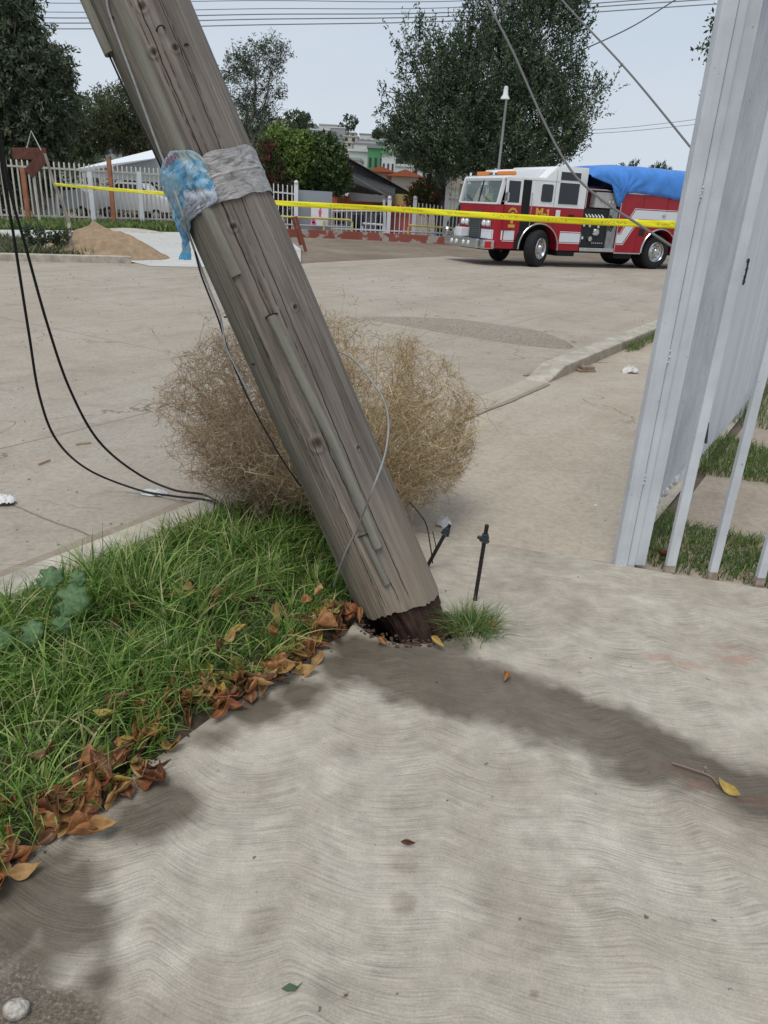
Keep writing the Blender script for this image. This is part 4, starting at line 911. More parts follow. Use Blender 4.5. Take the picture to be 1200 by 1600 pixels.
# row of bars
bf = thing('bar_fence', 'row of pale grey vertical steel bars rusted at the foot beside the gate post', 'fence', (0, 0, 0))
m_rustfoot = M('rust_stained_paint', (.30, .19, .10), .9, col2=(.45, .42, .38), nscale=40)
p0 = GP(1045, 893); p1 = GP(1185, 912); dstep = (p1-p0)/2
for k in range(7):
    p = p0+dstep*k if k != 1 else GP(1111, 903)
    b = MB(); w_ = .044 if k == 0 else .038; b.bar((p.x, p.y, .035), (p.x, p.y, 2.9), w_, .03, up=(0, 1, 0)); bar_ = b.build('bar', m_fence, bf, bevel=.003)
    b = MB(); b.bar((p.x, p.y, -.03), (p.x, p.y, .0345), w_+.001, .031, up=(0, 1, 0)); b.build('rusty_foot', m_rustfoot, bf)
b = MB(); b.bar((p0.x-.2, p0.y+.03, 2.55), (p0.x+dstep.x*6, p0.y+dstep.y*6+.0, 2.55), .03, .05); b.build('top_rail', m_fence, bf)
# latch bits on the first bar
lt = MB()
for (px, py) in [(1169, 408), (1167, 420), (1164, 432), (1162, 440)]:
    q = AT(px, py, 3.18); lt.ball(tuple(q), .006, 5, (1, 1, 1.6), jit=.3)
lt.tube([AT(1170, 404, 3.18), AT(1166, 425, 3.18), AT(1161, 445, 3.19)], .004, 6)
lt.tube([AT(1106, 660, 3.17), AT(1103, 690, 3.17)], .006, 6); lt.ball(tuple(AT(1103, 690, 3.17)), .008, 5, jit=.3)
lt.build('latch_hook', m_nut, bf, smooth=60)

# ================================================================== FIRE ENGINE
TO = Vector((4.29610537, 23.80150725, -.03)); TY = R_(-155.84469)
ft = thing('fire_engine', 'red and white fire engine parked across the far side of the street', 'fire engine', tuple(TO), TY)
WID = 2.42
def tprism(poly, y0, y1, name, mat, parent=ft, bevel=0, bsel=None, smooth=False, bseg=2):
    b = MB(); b.prism(poly, lambda x, z: (x, y0, z), lambda x, z: (x, y1, z)); return b.build(name, mat, parent, bevel=bevel, bsel=bsel, smooth=smooth, bseg=bseg)
def arc(cx, cz, r_, a0, a1, n=16): return [(cx+r_*math.cos(a0+(a1-a0)*k/n), cz+r_*math.sin(a0+(a1-a0)*k/n)) for k in range(n+1)]
th0 = math.asin((.52-.53)/.70)
cabpoly = [(1.62, .50), (1.62, 1.70), (-1.38, 1.70), (-1.38, .50)] + arc(.12, .53, .70, math.pi+.04, -.04+2*math.pi-2*math.pi, 20)[::-1][::-1]
cabpoly = [(1.62, .50), (1.62, 1.70), (-1.38, 1.70), (-1.38, .50)] + arc(.12, .53, .70, math.pi+.04, -.04, 20)
fv = lambda e: abs(e.verts[0].co.x-1.62) < .01 and abs(e.verts[1].co.x-1.62) < .01 and abs(e.verts[0].co.z-e.verts[1].co.z) > .5
tprism(cabpoly, 0, -WID, 'cab_body', m_red, bevel=.22, bsel=fv, smooth=True, bseg=5)
tprism([(1.50, 2.38), (1.48, 2.44), (1.30, 2.48), (.12, 2.48), (-.26, 2.81), (-1.38, 2.83), (-1.38, 2.38)], .0, -WID, 'cab_roof', m_truckwhite, bevel=.05, smooth=True)
tprism([(1.15, 2.481), (1.0, 2.66), (-.27, 2.74), (-.27, 2.481)], -.42, -WID+.42, 'raised_roof', m_truckwhite, bevel=.04, smooth=True)
tprism([(.57, 1.701), (.57, 2.379), (-1.38, 2.379), (-1.38, 1.701)], 0, -WID, 'cab_wall', m_truckwhite)
b = MB(); b.box((.572, -.03, 1.702), (.60, -WID+.03, 2.378)); b.build('cab_interior', m_black, ft)
b = MB(); b.box((.62, -1.15, 1.71), (.80, -1.7, 2.1)); b.build('seat', m_black, ft, bevel=.04)
b = MB()
for y in (-.07, -WID+.07): b.bar((1.60, y, 1.70), (1.45, y, 2.40), .12, .06, up=(0, 1, 0))
b.bar((1.45, -.07, 2.37), (1.45, -WID+.07, 2.37), .05, .08); b.bar((1.61, -.07, 1.715), (1.61, -WID+.07, 1.715), .05, .05); b.build('windshield_frame', m_truckwhite, ft, bevel=.01)
m_wind = M('windscreen_glass', (.35, .45, .46), .05, spec=.5, alpha=.25)
for (ya, yb) in ((-.13, -1.19), (-1.23, -WID+.13)):
    b = MB(); b.add([(1.60, ya, 1.74), (1.60, yb, 1.74), (1.468, yb, 2.33), (1.468, ya, 2.33), (1.592, ya, 1.74), (1.592, yb, 1.74), (1.46, yb, 2.33), (1.46, ya, 2.33)], [(0,1,2,3),(7,6,5,4),(0,4,5,1),(1,5,6,2),(2,6,7,3),(3,7,4,0)]); b.build('windshield', m_wind, ft)
b = MB(); b.bar((1.61, -1.21, 1.72), (1.478, -1.21, 2.34), .03, .03, up=(0, 1, 0)); b.build('windshield_divider', m_black, ft)
b = MB()
for (y0, y1) in ((-.5, -1.0), (-1.5, -2.0)): b.bar((1.63, y0, 1.76), (1.585, y1, 1.93), .012, .012)
b.build('wiper', m_black, ft)
# front door ajar
dr = bpy.data.objects.new('door', None); COL.objects.link(dr); dr.parent = ft; dr.location = (1.44, .004, 0); dr.rotation_euler = (0, 0, R_(5)); dr.empty_display_size = .1
def dbox(x0, x1, z0, z1, y0, y1, mat, name, bv=.0): b = MB(); b.box((x0, y0, z0), (x1, y1, z1)); return b.build(name, mat, dr, bevel=bv)
dbox(-.58, 0, 1.02, 1.70, .0, .04, m_red, 'door_panel', .01)
b = MB()
for (x0, x1, z0, z1) in ((-.58, 0, 1.702, 1.76), (-.58, 0, 2.34, 2.42), (-.58, -.50, 1.76, 2.34), (-.07, 0, 1.76, 2.34)): b.box((x0, .0, z0), (x1, .04, z1))
b.build('window_frame', m_truckwhite, dr); dbox(-.50, -.07, 1.76, 2.34, .012, .02, m_glass, 'window_glass')
b = MB(); b.box((.585, .001, 1.02), (.85, .004, 2.37)); b.build('door_gap_shade', m_black, ft)  # flat black plate standing in for the shaded gap behind the ajar door
b = MB(); b.tube([(.55, .05, 1.15), (.55, .06, 1.2), (.55, .06, 2.0), (.55, .05, 2.05)], .014, 8); b.build('grab_rail', m_chrome, ft, smooth=True)
# gold emblem on the door: arch, oval, bar
b = MB()
for k in range(13):
    a = math.pi*(.08+.84*k/12); a2 = math.pi*(.08+.84*(k+1)/12)
    if k == 12: break
    b.add([(-.30+r_*math.cos(q_), .0425, 1.46+r_*math.sin(q_)) for (r_, q_) in ((.17, a), (.115, a), (.115, a2-.03), (.17, a2-.03))], [(0, 1, 2, 3)])
b.lathe([(.001, .043), (.085, .043)], 20, 'y', (-.30, 0, 1.42)); b.build('door_emblem', m_gold, dr)
b = MB(); b.box((-.42, .041, 1.09), (-.18, .043, 1.17)); b.box((-.345, .041, 1.2), (-.255, .043, 1.32)); b.build('door_emblem', m_gold, dr)
# side windows
def rwin(x0, x1, z0, z1, fr=.025, rb=.04, name='window', y=.0):
    e = bpy.data.objects.new(name, None); COL.objects.link(e); e.parent = ft; e.empty_display_size = .1
    b = MB(); b.box((x0-fr, y+.0, z0-fr), (x1+fr, y+.010, z1+fr)); b.build('window_frame', m_truckwhite, e, bevel=.004)
    b = MB(); b.box((x0, y+.010, z0), (x1, y+.016, z1)); b.build('window_glass', m_glass, e, bevel=rb, bsel=lambda ed: abs(ed.verts[0].co.y-ed.verts[1].co.y) > .003)
rwin(-.18, .22, 1.83, 2.31, rb=.06); rwin(-1.10, -.40, 1.80, 2.38, rb=.01); rwin(-1.10, -.40, 2.45, 2.67, rb=.01)
b = MB(); b.box((-.262, -.0, 1.72), (-.27, .003, 2.7)); b.box((-.33, .0, .52), (-.338, .003, 1.69)); b.build('door_seam', m_black, ft)
b = MB(); b.box((-.92, .004, 1.41), (-.86, .03, 1.52)); b.box((-1.02, .004, 1.41), (-.97, .03, 1.52)); b.build('door_handle', m_black, ft)
b = MB(); b.box((-.37, .003, 1.44), (-.53, .006, 1.63)); b.build('white_placard', m_white, ft)
def side_text(s, size, x, z, mat, bold=.0, name='lettering', y=.004):
    me = text_mesh(s, size, .003, bold); me.materials.append(mat); o = bpy.data.objects.new(name, me); COL.objects.link(o); o.parent = ft
    o.matrix_local = Matrix(((-1, 0, 0, x), (0, 0, 1, y), (0, 1, 0, z), (0, 0, 0, 1))); return o
side_text('M-', .36, .15, 1.515, m_gold, .008)
b = MB(); b.prism([(-.125, 1.395), (-.125, 1.64), (-.09, 1.64), (-.035, 1.60), (-.035, 1.565), (-.075, 1.585), (-.075, 1.395)], lambda x, z: (x, .002, z), lambda x, z: (x, .008, z)); b.build('lettering', m_gold, ft)
# reflective white stripes (silver edge)
m_stripe = M('white_reflective_stripe', (.72, .75, .78), .35)
b = MB()
def band(x0, x1, z0, z1, bb=None):
    (bb or b).box((x0, .001, z0), (x1, .005, z1))
band(1.36, 1.0, .74, 1.0); band(-.62, -1.375, .74, 1.0)
band(-1.41, -1.405, .74, 1.0)
b.box((1.622, -.24, .74), (1.626, -.86, 1.0)); b.box((1.622, -1.56, .74), (1.626, -2.18, 1.0))
n_ = 8
for k in range(n_):                        # stripe wrapping the rounded front corner
    a0 = math.pi/2*k/n_; a1 = math.pi/2*(k+1)/n_; f = lambda a: (1.40+.2235*math.sin(a), -.22+.2235*math.cos(a))
    (xa, ya), (xb, yb) = f(a0), f(a1); b.add([(xa, ya, .74), (xb, yb, .74), (xb, yb, 1.0), (xa, ya, 1.0)], [(0, 1, 2, 3)])
b.build('white_stripe', m_stripe, ft)
b = MB()
for z in (.70, 1.02): band(1.4, 1.0, z, z+.02); band(-.62, -1.375, z, z+.02)
b.build('pinstripe', m_truckwhite, ft)
# wheel arch trims
def arch_trim(cx, name='wheel_arch'):
    b = MB(); pa_ = arc(cx, .53, .70, math.pi+.05, -.05, 28); b.tube([(x, .008, z) for x, z in pa_], .028, 6); b.build(name, m_chrome, ft, smooth=True)
arch_trim(.12); arch_trim(-4.52)
b = MB(); b.prism(arc(.12, .53, .86, math.pi*.40, -.02, 10)+arc(.12, .53, .72, -.02, math.pi*.40, 10), lambda x, z: (x, .001, z), lambda x, z: (x, .02, z)); b.build('fender', m_black, ft)
# front: grille, headlights, bumper
b = MB(); b.box((1.622, -.92, .72), (1.65, -1.50, 1.46)); b.build('grille', M('grille_dark', (.05, .055, .055), .5), ft)
b = MB()
for k in range(11): b.box((1.65, -.93, .76+k*.062), (1.66, -1.49, .785+k*.062))
b.box((1.64, -.88, 1.46), (1.665, -1.54, 1.50)); b.box((1.64, -.88, .72), (1.665, -.92, 1.46)); b.box((1.64, -1.50, .72), (1.665, -1.54, 1.46)); b.build('grille_trim', M('grille_steel', (.14, .15, .15), .4, metal=.6), ft)
m_lamp = M('headlight_lens', (.75, .78, .8), .15, spec=.8)
for yc in (-.56, -1.86):
    b = MB(); b.box((1.622, yc-.26, 1.07), (1.66, yc+.26, 1.27)); b.build('headlight_housing', m_chrome, ft, bevel=.01)
    for dy in (-.12, .12):
        b = MB(); b.lathe([(.001, .055), (.06, .05), (.085, .0)], 18, 'x', (1.655, yc+dy, 1.17)); b.build('headlight', m_lamp, ft, smooth=True)
    b = MB(); b.box((1.622, yc-.2, 1.38), (1.665, yc+.2, 1.44)); b.build('warning_light', m_redlens if yc < -1 else m_lamp, ft, bevel=.01)
b = MB(); b.box((1.63, .0, .50), (2.02, -WID, .545)); b.box((1.625, -.05, .55), (2.0, -WID+.05, .70)); b.build('bumper_deck', m_chrome, ft, bevel=.01)
b = MB(); b.box((2.0, -.25, .47), (2.10, -WID+.1, .74)); b.box((1.64, .0, .47), (2.02, -.22, .72)); b.build('bumper', m_chrome, ft, bevel=.03)
b = MB(); b.box((1.75, .001, .50), (1.95, .012, .68)); b.build('bumper_light', m_redlens, ft)
b = MB()
for y in (-.75, -1.05, -1.5, -1.8): b.lathe([(.001, .03), (.06, .02), (.07, 0)], 14, 'x', (2.10, y, .60))
b.build('bumper_lamp', m_lamp, ft, smooth=True)
b = MB(); b.lathe([(.001, -.02), (.13, -.02), (.15, .03), (.12, .08), (.001, .08)], 20, 'x', (2.06, -2.25, .86)); b.tube([(1.9, -2.15, .72), (1.95, -2.1, .95), (2.0, -1.9, .95), (2.0, -1.8, .74)], .02, 8); b.build('siren', m_chrome, ft, smooth=True)
b = MB(); b.box((1.64, -1.62, .74), (1.9, -2.02, 1.0)); b.build('bumper_box', m_truckwhite, ft, bevel=.02)
# light bar, beacons, mirror
b = MB(); b.box((.98, -.25, 2.50), (1.22, -.95, 2.60)); b.box((.98, -1.45, 2.50), (1.22, -2.15, 2.60)); b.build('light_bar', m_amber, ft, bevel=.02)
b = MB(); b.box((1.0, -.96, 2.49), (1.2, -1.44, 2.57)); b.build('light_bar_base', m_chrome, ft, bevel=.01)
for y in (-.9, -2.3):
    b = MB(); b.lathe([(.001, .09), (.03, .08), (.035, 0)], 12, 'z', (1.35, y, 2.48)); b.build('marker_light', m_white, ft, smooth=True)
b = MB(); b.tube([(1.50, .0, 1.78), (1.50, .18, 1.80), (1.50, .20, 2.05)], .014, 6); b.box((1.47, .12, 1.80), (1.52, .28, 2.02)); b.build('mirror', m_chrome, ft, bevel=.02)
# frame and underside
b = MB(); b.box((1.7, -.5, .42), (-7.0, -WID+.5, .72)); b.box((-.65, -.08, .33), (-1.3, -.6, .5)); b.box((-2.9, -.15, .30), (-3.6, -.7, .46)); b.build('chassis', m_black, ft)
for (xa, xb, yo) in ((.9, -.62, .35), (-3.75, -5.3, .5)): b = MB(); b.box((xa, -yo, .57), (xb, -WID+yo, 1.4)); b.build('wheel_well', m_black, ft)
# wheels
def wheel(x, y, steer, dual=False, side=1):
    w_ = bpy.data.objects.new('wheel', None); COL.objects.link(w_); w_.parent = ft; w_.location = (x, y, .53); w_.rotation_euler = (0, 0, steer); w_.empty_display_size = .1
    ww = .30; b = MB(); pr = [(.30, 0), (.40, .012), (.475, .008), (.515, -.025), (.53, -.06), (.53, -ww+.06), (.515, -ww+.025), (.475, -ww-.008), (.30, -ww)]
    b.lathe(pr, 44); b.build('tyre', m_rubber, w_, smooth=True)
    b = MB(); b.lathe([(.31, .004), (.295, .018), (.28, .0), (.265, -.06), (.20, -.075 if steer else -.11), (.13, -.06), (.115, .02), (.10, .04), (.001, .045)], 36)
    for k in range(10): a = 2*math.pi*k/10; b.ball((.15*math.cos(a), -.045, .15*math.sin(a)), .018, 5)
    b.build('rim', m_chrome, w_, smooth=True)
    b = MB()
    for k in range(10): a = 2*math.pi*(k+.5)/10; b.ball((.232*math.cos(a), -.068 if steer else -.09, .232*math.sin(a)), .026, 6, (1, .25, 1))
    b.build('rim_hole', m_black, w_)
    if dual: b = MB(); b.lathe([(r_, h-.34) for r_, h in pr], 36); b.build('inner_tyre', m_rubber, w_, smooth=True)
wheel(.0+.02, .02, R_(27)); wheel(.02, -WID+.33, R_(27)); wheel(-4.52, -.06, 0, True); wheel(-4.52, -WID+.75, 0, True)
# pump panel
b = MB(); b.box((-1.42, -.06, .62), (-2.36, -WID+.06, 1.72)); b.build('pump_panel', M('pump_panel_black', (.022, .024, .026), .45, noise=.4, nscale=14), ft)
b = MB(); b.box((-2.38, -.02, .56), (-2.71, -WID+.02, 1.74)); b.build('side_column', M('brushed_steel', (.35, .36, .36), .4, metal=.8, noise=.3, nscale=7), ft)
b = MB(); b.box((-1.40, .02, .49), (-2.72, -.6, .60)); b.build('running_board', m_chrome, ft, bevel=.015)
b = MB(); b.box((-1.80, -.05, 1.76), (-2.62, -WID+.05, 2.20)); b.build('gauge_panel', M('pale_steel_panel', (.48, .47, .45), .4, noise=.2, nscale=6), ft, bevel=.01)
b = MB(); b.box((-1.42, -.3, 1.72), (-2.70, -WID+.3, 2.35)); b.build('pump_house', M('dark_red_housing', (.13, .012, .016), .5, noise=.5, nscale=5), ft)
b = MB(); b.tube([(-1.45, -.05, 2.26), (-2.62, -.05, 2.26)], .022, 8); b.tube([(-1.45, -.05, 2.26), (-1.45, -.05, 1.74)], .018, 8); b.build('hand_rail', m_chrome, ft, smooth=True)
def gauge(x, z, r_, mat=m_white):
    e = MB(); e.lathe([(r_, 0), (r_, .02), (r_*.85, .025)], 18, 'y', (x, -.055 if z < 1.74 else -.045, z)); o = e.build('gauge_bezel', m_chrome, ft, smooth=True)
    e = MB(); e.lathe([(.001, .014), (r_*.85, .014)], 18, 'y', (x, -.055 if z < 1.74 else -.045, z)); e.build('gauge_face', mat, ft)
for (x, z, r_) in ((-1.50, 1.25, .05), (-1.72, 1.24, .05), (-2.42+.1, 1.95, .055), (-2.46, 1.95, .055), (-2.05, 1.22, .05), (-1.5, .88, .05)): gauge(x, z, r_)
gauge(-2.0, 1.98, .03, m_redlens)
b = MB(); b.lathe([(.001, .06), (.09, .06), (.11, .03), (.12, 0)], 20, 'y', (-1.98, -.055, 1.06)); b.lathe([(.001, .08), (.07, .08), (.08, 0)], 18, 'y', (-1.75, -.055, .86)); b.build('hose_inlet', m_chrome, ft, smooth=True)
for k in range(6):
    b = MB(); b.tube([(-1.50-k*.12, -.05, 1.56), (-1.50-k*.12, .04, 1.50)], .016, 6); b.ball((-1.50-k*.12, .045, 1.49), .03, 6); b.build('valve_lever', m_truckwhite, ft, smooth=True)
for k in range(6):
    b = MB(); b.lathe([(.001, .03), (.022, .025), (.024, 0)], 10, 'y', (-1.88-k*.075, -.055, .74)); b.build('drain_knob', m_chrome, ft, smooth=True)
b = MB()
for k in range(4): b.tube([(-2.40, -.0, 1.2+k*.12), (-2.46-k*.02, .05, 1.1+k*.1), (-2.6, .0, 1.3+k*.05)], .02, 6)
b.build('hose_fitting', m_darksteel, ft, smooth=True)
# rear body
rb = [(-2.73, .47), (-2.73, 2.22), (-7.2, 2.22), (-7.2, .47)] + arc(-4.52, .53, .70, math.pi+.05, -.05, 20)
tprism(rb, 0, -WID, 'rear_body', m_red)
b = MB()
for (x0, x1, z0, z1) in ((-2.73, -2.76, .47, 2.235), (-2.73, -7.2, 2.205, 2.235), (-2.73, -3.80, .455, .49)): b.box((x0, .002, z0), (x1, .018, z1))
b.build('body_trim', m_chrome, ft)
b = MB(); b.box((-3.62, .001, 1.78), (-3.63, .004, 2.2)); b.box((-3.56, .001, .5), (-3.565, .004, 1.78)); b.box((-4.60, .001, 1.50), (-4.605, .007, 2.2)); b.build('locker_seam', m_black, ft)
b = MB(); b.prism([(-2.765, .76), (-3.02, .76), (-3.52, 1.50), (-7.19, 1.50), (-7.19, 1.76), (-3.36, 1.76), (-2.90, 1.02), (-2.765, 1.02)], lambda x, z: (x, .001, z), lambda x, z: (x, .006, z)); b.build('white_stripe', m_stripe, ft)
b = MB()
for off in (-.06, .31):
    pl = [(-2.765, .76), (-3.02, .76), (-3.52, 1.50), (-7.19, 1.50)] if off < 0 else [(-2.765, 1.02), (-2.90, 1.02), (-3.36, 1.76), (-7.19, 1.76)]
    sgn = -1 if off < 0 else 1
    pl = [(x-(.03 if off < 0 else -.03), z+sgn*.035) for x, z in pl]
    for p_, q_ in zip(pl[:-1], pl[1:]): b.bar((p_[0], .003, p_[1]), (q_[0], .003, q_[1]), .016, .004, up=(0, 1, 0))
b.build('pinstripe', m_truckwhite, ft)
b = MB(); b.lathe([(.001, .04), (.05, .035), (.06, 0)], 12, 'y', (-4.5, .006, 1.64)); b.build('locker_latch', m_chrome, ft, smooth=True)
b = MB(); b.box((-3.62, .001, 1.0), (-3.84, .008, 1.22)); b.box((-5.05, .001, 1.22), (-5.3, .01, 1.38)); b.build('vent', m_darksteel, ft)
# tarp over the hose bed: its own thing
nx, ny = 150, 90; xs = np.linspace(-1.46, -7.25, nx); ys = np.linspace(0, 1, ny); Xt, Yt = np.meshgrid(xs, ys)
topz = np.interp(-Xt, [1.46, 1.8, 2.3, 2.8, 4.5, 6.2, 7.25], [2.70, 2.88, 2.98, 3.02, 3.04, 3.03, 2.95])
lowz = np.interp(-Xt, [1.46, 1.9, 2.25, 2.45, 2.62, 2.75, 2.85, 3.2, 4.6, 4.75, 5.4, 7.25], [2.60, 2.50, 2.42, 2.05, 1.80, 1.95, 2.20, 2.24, 2.16, 2.12, 2.17, 2.17])
ph_ = Yt*math.pi
prof = np.abs(np.cos(ph_))**.55*np.sign(np.cos(ph_)); yy = -WID/2+(WID/2+.035)*prof
zz = lowz+(topz-lowz)*np.sin(ph_)**.62
fold = .035*np.sin(ph_)**.3*(np.sin(Xt*7+6*Yt)*.6+np.sin(Xt*17-14*Yt)*.4)*np.exp(-((Xt+3.2)/1.2)**2)
rad_ = np.hypot(Xt+2.75, zz-2.22); fan = np.arctan2(zz-2.2, -(Xt+2.75)); fold = fold+.03*np.sin(fan*16)*np.exp(-rad_/.7)
fold = fold+.05*(fbm(Xt*1.6+20, Yt*4, 6)-.5)
nrmy = np.cos(ph_); V = np.stack([Xt, yy+fold*nrmy, zz+fold*.5*np.sin(ph_)], -1).reshape(-1, 3)
m_tarp = M('blue_tarpaulin', (.06, .24, .66), .45, spec=.4, noise=.22, nscale=2.5, bump=.15, bscale=8)
tp = npmesh('tarpaulin', V, grid_faces(nx, ny), m_tarp, smooth=True); tp.location = TO; tp.rotation_euler = (0, 0, TY); tp.modifiers.new('t', 'SOLIDIFY').thickness = .006
tag(tp, 'bright blue tarpaulin draped over the back of the fire engine', 'tarpaulin')
# driver
def skin_body(chain, edges, mat, name):
    me = bpy.data.meshes.new(name); me.from_pydata([c[0] for c in chain], edges, []); o = bpy.data.objects.new(name, me); COL.objects.link(o)
    md_ = o.modifiers.new('skin', 'SKIN'); me.skin_vertices if hasattr(me, 'skin_vertices') else None
    for i, c in enumerate(chain): me.skin_vertices[0].data[i].radius = c[1]
    me.skin_vertices[0].data[0].use_root = True
    o.modifiers.new('sub', 'SUBSURF').levels = 2; o.modifiers['sub'].render_levels = 2; me.materials.append(mat)
    dg = bpy.context.evaluated_depsgraph_get(); dg.update(); me2 = bpy.data.meshes.new_from_object(o.evaluated_get(dg)); bpy.data.objects.remove(o)
    me2.polygons.foreach_set('use_smooth', [True]*len(me2.polygons)); o2 = bpy.data.objects.new(name, me2); COL.objects.link(o2); return o2
m_skin = M('skin', (.36, .20, .13), .6); m_vest = M('hi_vis_vest', (.50, .85, .06), .6); m_cloth = M('navy_clothing', (.03, .04, .07), .9); m_hair = M('black_hair', (.015, .012, .01), .7)
me_ = bpy.data.meshes.new('t')
try:
    ch = [((0,0,0), (.15,.12)), ((0,0,.2), (.15,.11)), ((0,0,.42), (.18,.11)), ((0,0,.52), (.07,.07)), ((.01,0,.60), (.06,.06)), ((.02,0,.68), (.085,.095)), ((.02,0,.76), (.075,.085)), ((.10,0,.685), (.015,.02)),
          ((.0,.19,.44), (.06,.06)), ((.06,.24,.22), (.05,.05)), ((.30,.14,.22), (.035,.035)), ((.36,.12,.23), (.03,.04)), ((.0,-.19,.44), (.06,.06)), ((.06,-.24,.22), (.05,.05)), ((.30,-.14,.22), (.035,.035)), ((.36,-.12,.23), (.03,.04)),
          ((.12,.1,.0), (.08,.08)), ((.42,.11,.0), (.065,.065)), ((.44,.11,-.38), (.05,.05)), ((.12,-.1,.0), (.08,.08)), ((.42,-.11,.0), (.065,.065)), ((.44,-.11,-.38), (.05,.05))]
    ed_ = [(0,1),(1,2),(2,3),(3,4),(4,5),(5,6),(5,7),(2,8),(8,9),(9,10),(10,11),(2,12),(12,13),(13,14),(14,15),(0,16),(16,17),(17,18),(0,19),(19,20),(20,21)]
    me = bpy.data.meshes.new('person'); me.from_pydata([c[0] for c in ch], ed_, []); po = bpy.data.objects.new('person', me); COL.objects.link(po)
    po.modifiers.new('skin', 'SKIN'); sv_ = me.skin_vertices[0].data if len(me.skin_vertices) else None
    if sv_ is not None:
        for i, c_ in enumerate(ch): sv_[i].radius = c_[1]
        sv_[0].use_root = True
    po.modifiers.new('sub', 'SUBSURF').levels = 2; po.modifiers['sub'].render_levels = 2; me.materials.append(m_skin)
    po.location = TO+Matrix.Rotation(TY, 3, 'Z') @ Vector((1.02, -1.42, 1.50)); po.rotation_euler = (0, 0, TY)
    tag(po, 'seated driver in a yellow green safety vest behind the windscreen of the fire engine', 'person')
    b = MB(); b.lathe([(.165, .10), (.175, .25), (.195, .40), (.17, .475), (.08, .51)], 24, 'z'); v = b.build('vest', m_vest, po, smooth=True); v.scale = (.86, 1.08, 1)
    b = MB(); b.ball((.0, 0, .735), .105, 10, (1, .98, .8)); b.build('hair', m_hair, po, smooth=True)
    b = MB()
    for sy in (-1, 1): b.ball((.098, sy*.032, .70), .011, 6)
    b.build('eye', m_hair, po)
    for sy in (-1, 1): b = MB(); b.tube([(0, sy*.18, .45), (.03, sy*.225, .34), (.06, sy*.245, .22), (.2, sy*.19, .22)], [.075, .068, .058, .048], 12); b.build('sleeve', m_cloth, po, smooth=True)
except Exception as ex: print('person failed', ex)

# ================================================================== TAPE AND OVERHEAD WIRES
m_tape = M('yellow_caution_tape', (.85, .76, .02), .4, spec=.5); m_mark = M('tape_print', (.28, .25, .02), .5)
m, g = NM('yellow_caution_tape_print', .45, .4); uu_ = g.attr('run').outputs['Fac']; vv_ = g.attr('across').outputs['Fac']
cm_ = g.n('CombineXYZ'); g.l(g.math('MULTIPLY', uu_, 26.), cm_.inputs[0]); g.l(g.math('MULTIPLY', vv_, 2.), cm_.inputs[1])
pr_ = g.ramp(g.noise(cm_.outputs[0], 1.6, 3, .7), [(.52, 0.), (.56, 1.)])
wd_ = g.math('GREATER_THAN', g.math('MODULO', uu_, .62), .30); md_ = g.math('MULTIPLY', g.math('GREATER_THAN', vv_, .3), g.math('LESS_THAN', vv_, .72))
g.l(g.mix(g.math('MULTIPLY', g.math('MULTIPLY', pr_, .55), g.math('MULTIPLY', wd_, md_)), (.86, .78, .01), (.16, .14, .02)), g.b.inputs['Base Color']); m_tape = m
def ribbon(pts, w_, label):
    P = smooth_path(pts, 26); V = []; ru = []; ac = []; L = 0
    for i, p in enumerate(P):
        L += (P[i]-P[i-1]).length if i else 0
        tw = .35*math.sin(i*.11); u = Vector((math.sin(tw)*.4, -math.sin(tw), math.cos(tw))).normalized()*w_
        for f in (0, .25, .5, .75, 1.): V.append(tuple(p+u*(f-.5)+Vector((0, 1, 0))*.004*math.sin(f*6+i*.4))); ru.append(L); ac.append(f)
    o = npmesh('caution_tape', np.array(V), grid_faces(5, len(P)), m_tape, attrs=dict(run=ru, across=ac), smooth=True); o.modifiers.new('t', 'SOLIDIFY').thickness = .0008
    return tag(o, label, 'caution tape')
ribbon([AT(85, 288, 19), AT(170, 295.5, 16), AT(262, 303, 13.4), AT(345, 310, 12), AT(432, 317, 10.8), AT(600, 326, 9.6), AT(720, 334, 8.9), AT(880, 344, 8.1), AT(1000, 349, 7.5), AT(1062, 351.5, 7.2), AT(1100, 354, 7.0)], .066, 'yellow caution tape stretched across the whole street behind the leaning pole')
m_wire = M('dull_grey_cable', (.16, .155, .15), .6)
def ohw(pts, r_, label, name='overhead_wire', mat=m_wire, group=None): b = MB(); b.tube(smooth_path(pts, 10), r_, 6); tag(b.build(name, mat, smooth=True), label, 'wire', group)
ohw([AT(735, -60, 7.0), AT(760, 0, 6.9), AT(800, 78, 6.7), AT(850, 190, 6.4), AT(893, 267, 6.1), AT(940, 312, 5.8), AT(1000, 352, 5.4), AT(1050, 385, 5.1), AT(1085, 408, 4.9)], .0085, 'slack grey cable sagging in front of the fire engine to the fence', 'slack_cable')
ohw([AT(850, -45, 7.5), AT(880, 2, 7.2), AT(980, 110, 6.4), AT(1087, 240, 5.6), AT(1130, 292, 5.3)], .007, 'straight grey guy wire slanting down to the right above the tarpaulin', 'guy_wire')
ohw([AT(1080, -14, 34), AT(1055, 0, 34.5), AT(985, 43, 35.5), AT(905, 80, 37), AT(860, 98, 38)], .025, 'dark service wire slanting up to the right beside the big pine')
for k, (ya, yb) in enumerate([(8, -8), (22, 0), (31, 8), (39, 14), (48, 22)]):
    ohw([AT(-40, ya-6, 48), AT(130, ya-3+.0, 48), AT(400, ya-10+(yb-ya)*.2+6, 48), AT(700, (ya+yb)/2+2-k, 48), AT(1000, yb-8, 48), AT(1150, yb-18, 48)], .028 if k > 1 else .02, ['topmost', 'second highest', 'middle', 'second lowest', 'lowest'][k]+' of the five level power lines across the top of the sky', mat=M('line_grey', (.3, .3, .32), .7) if k == 0 else bpy.data.materials['line_grey'])
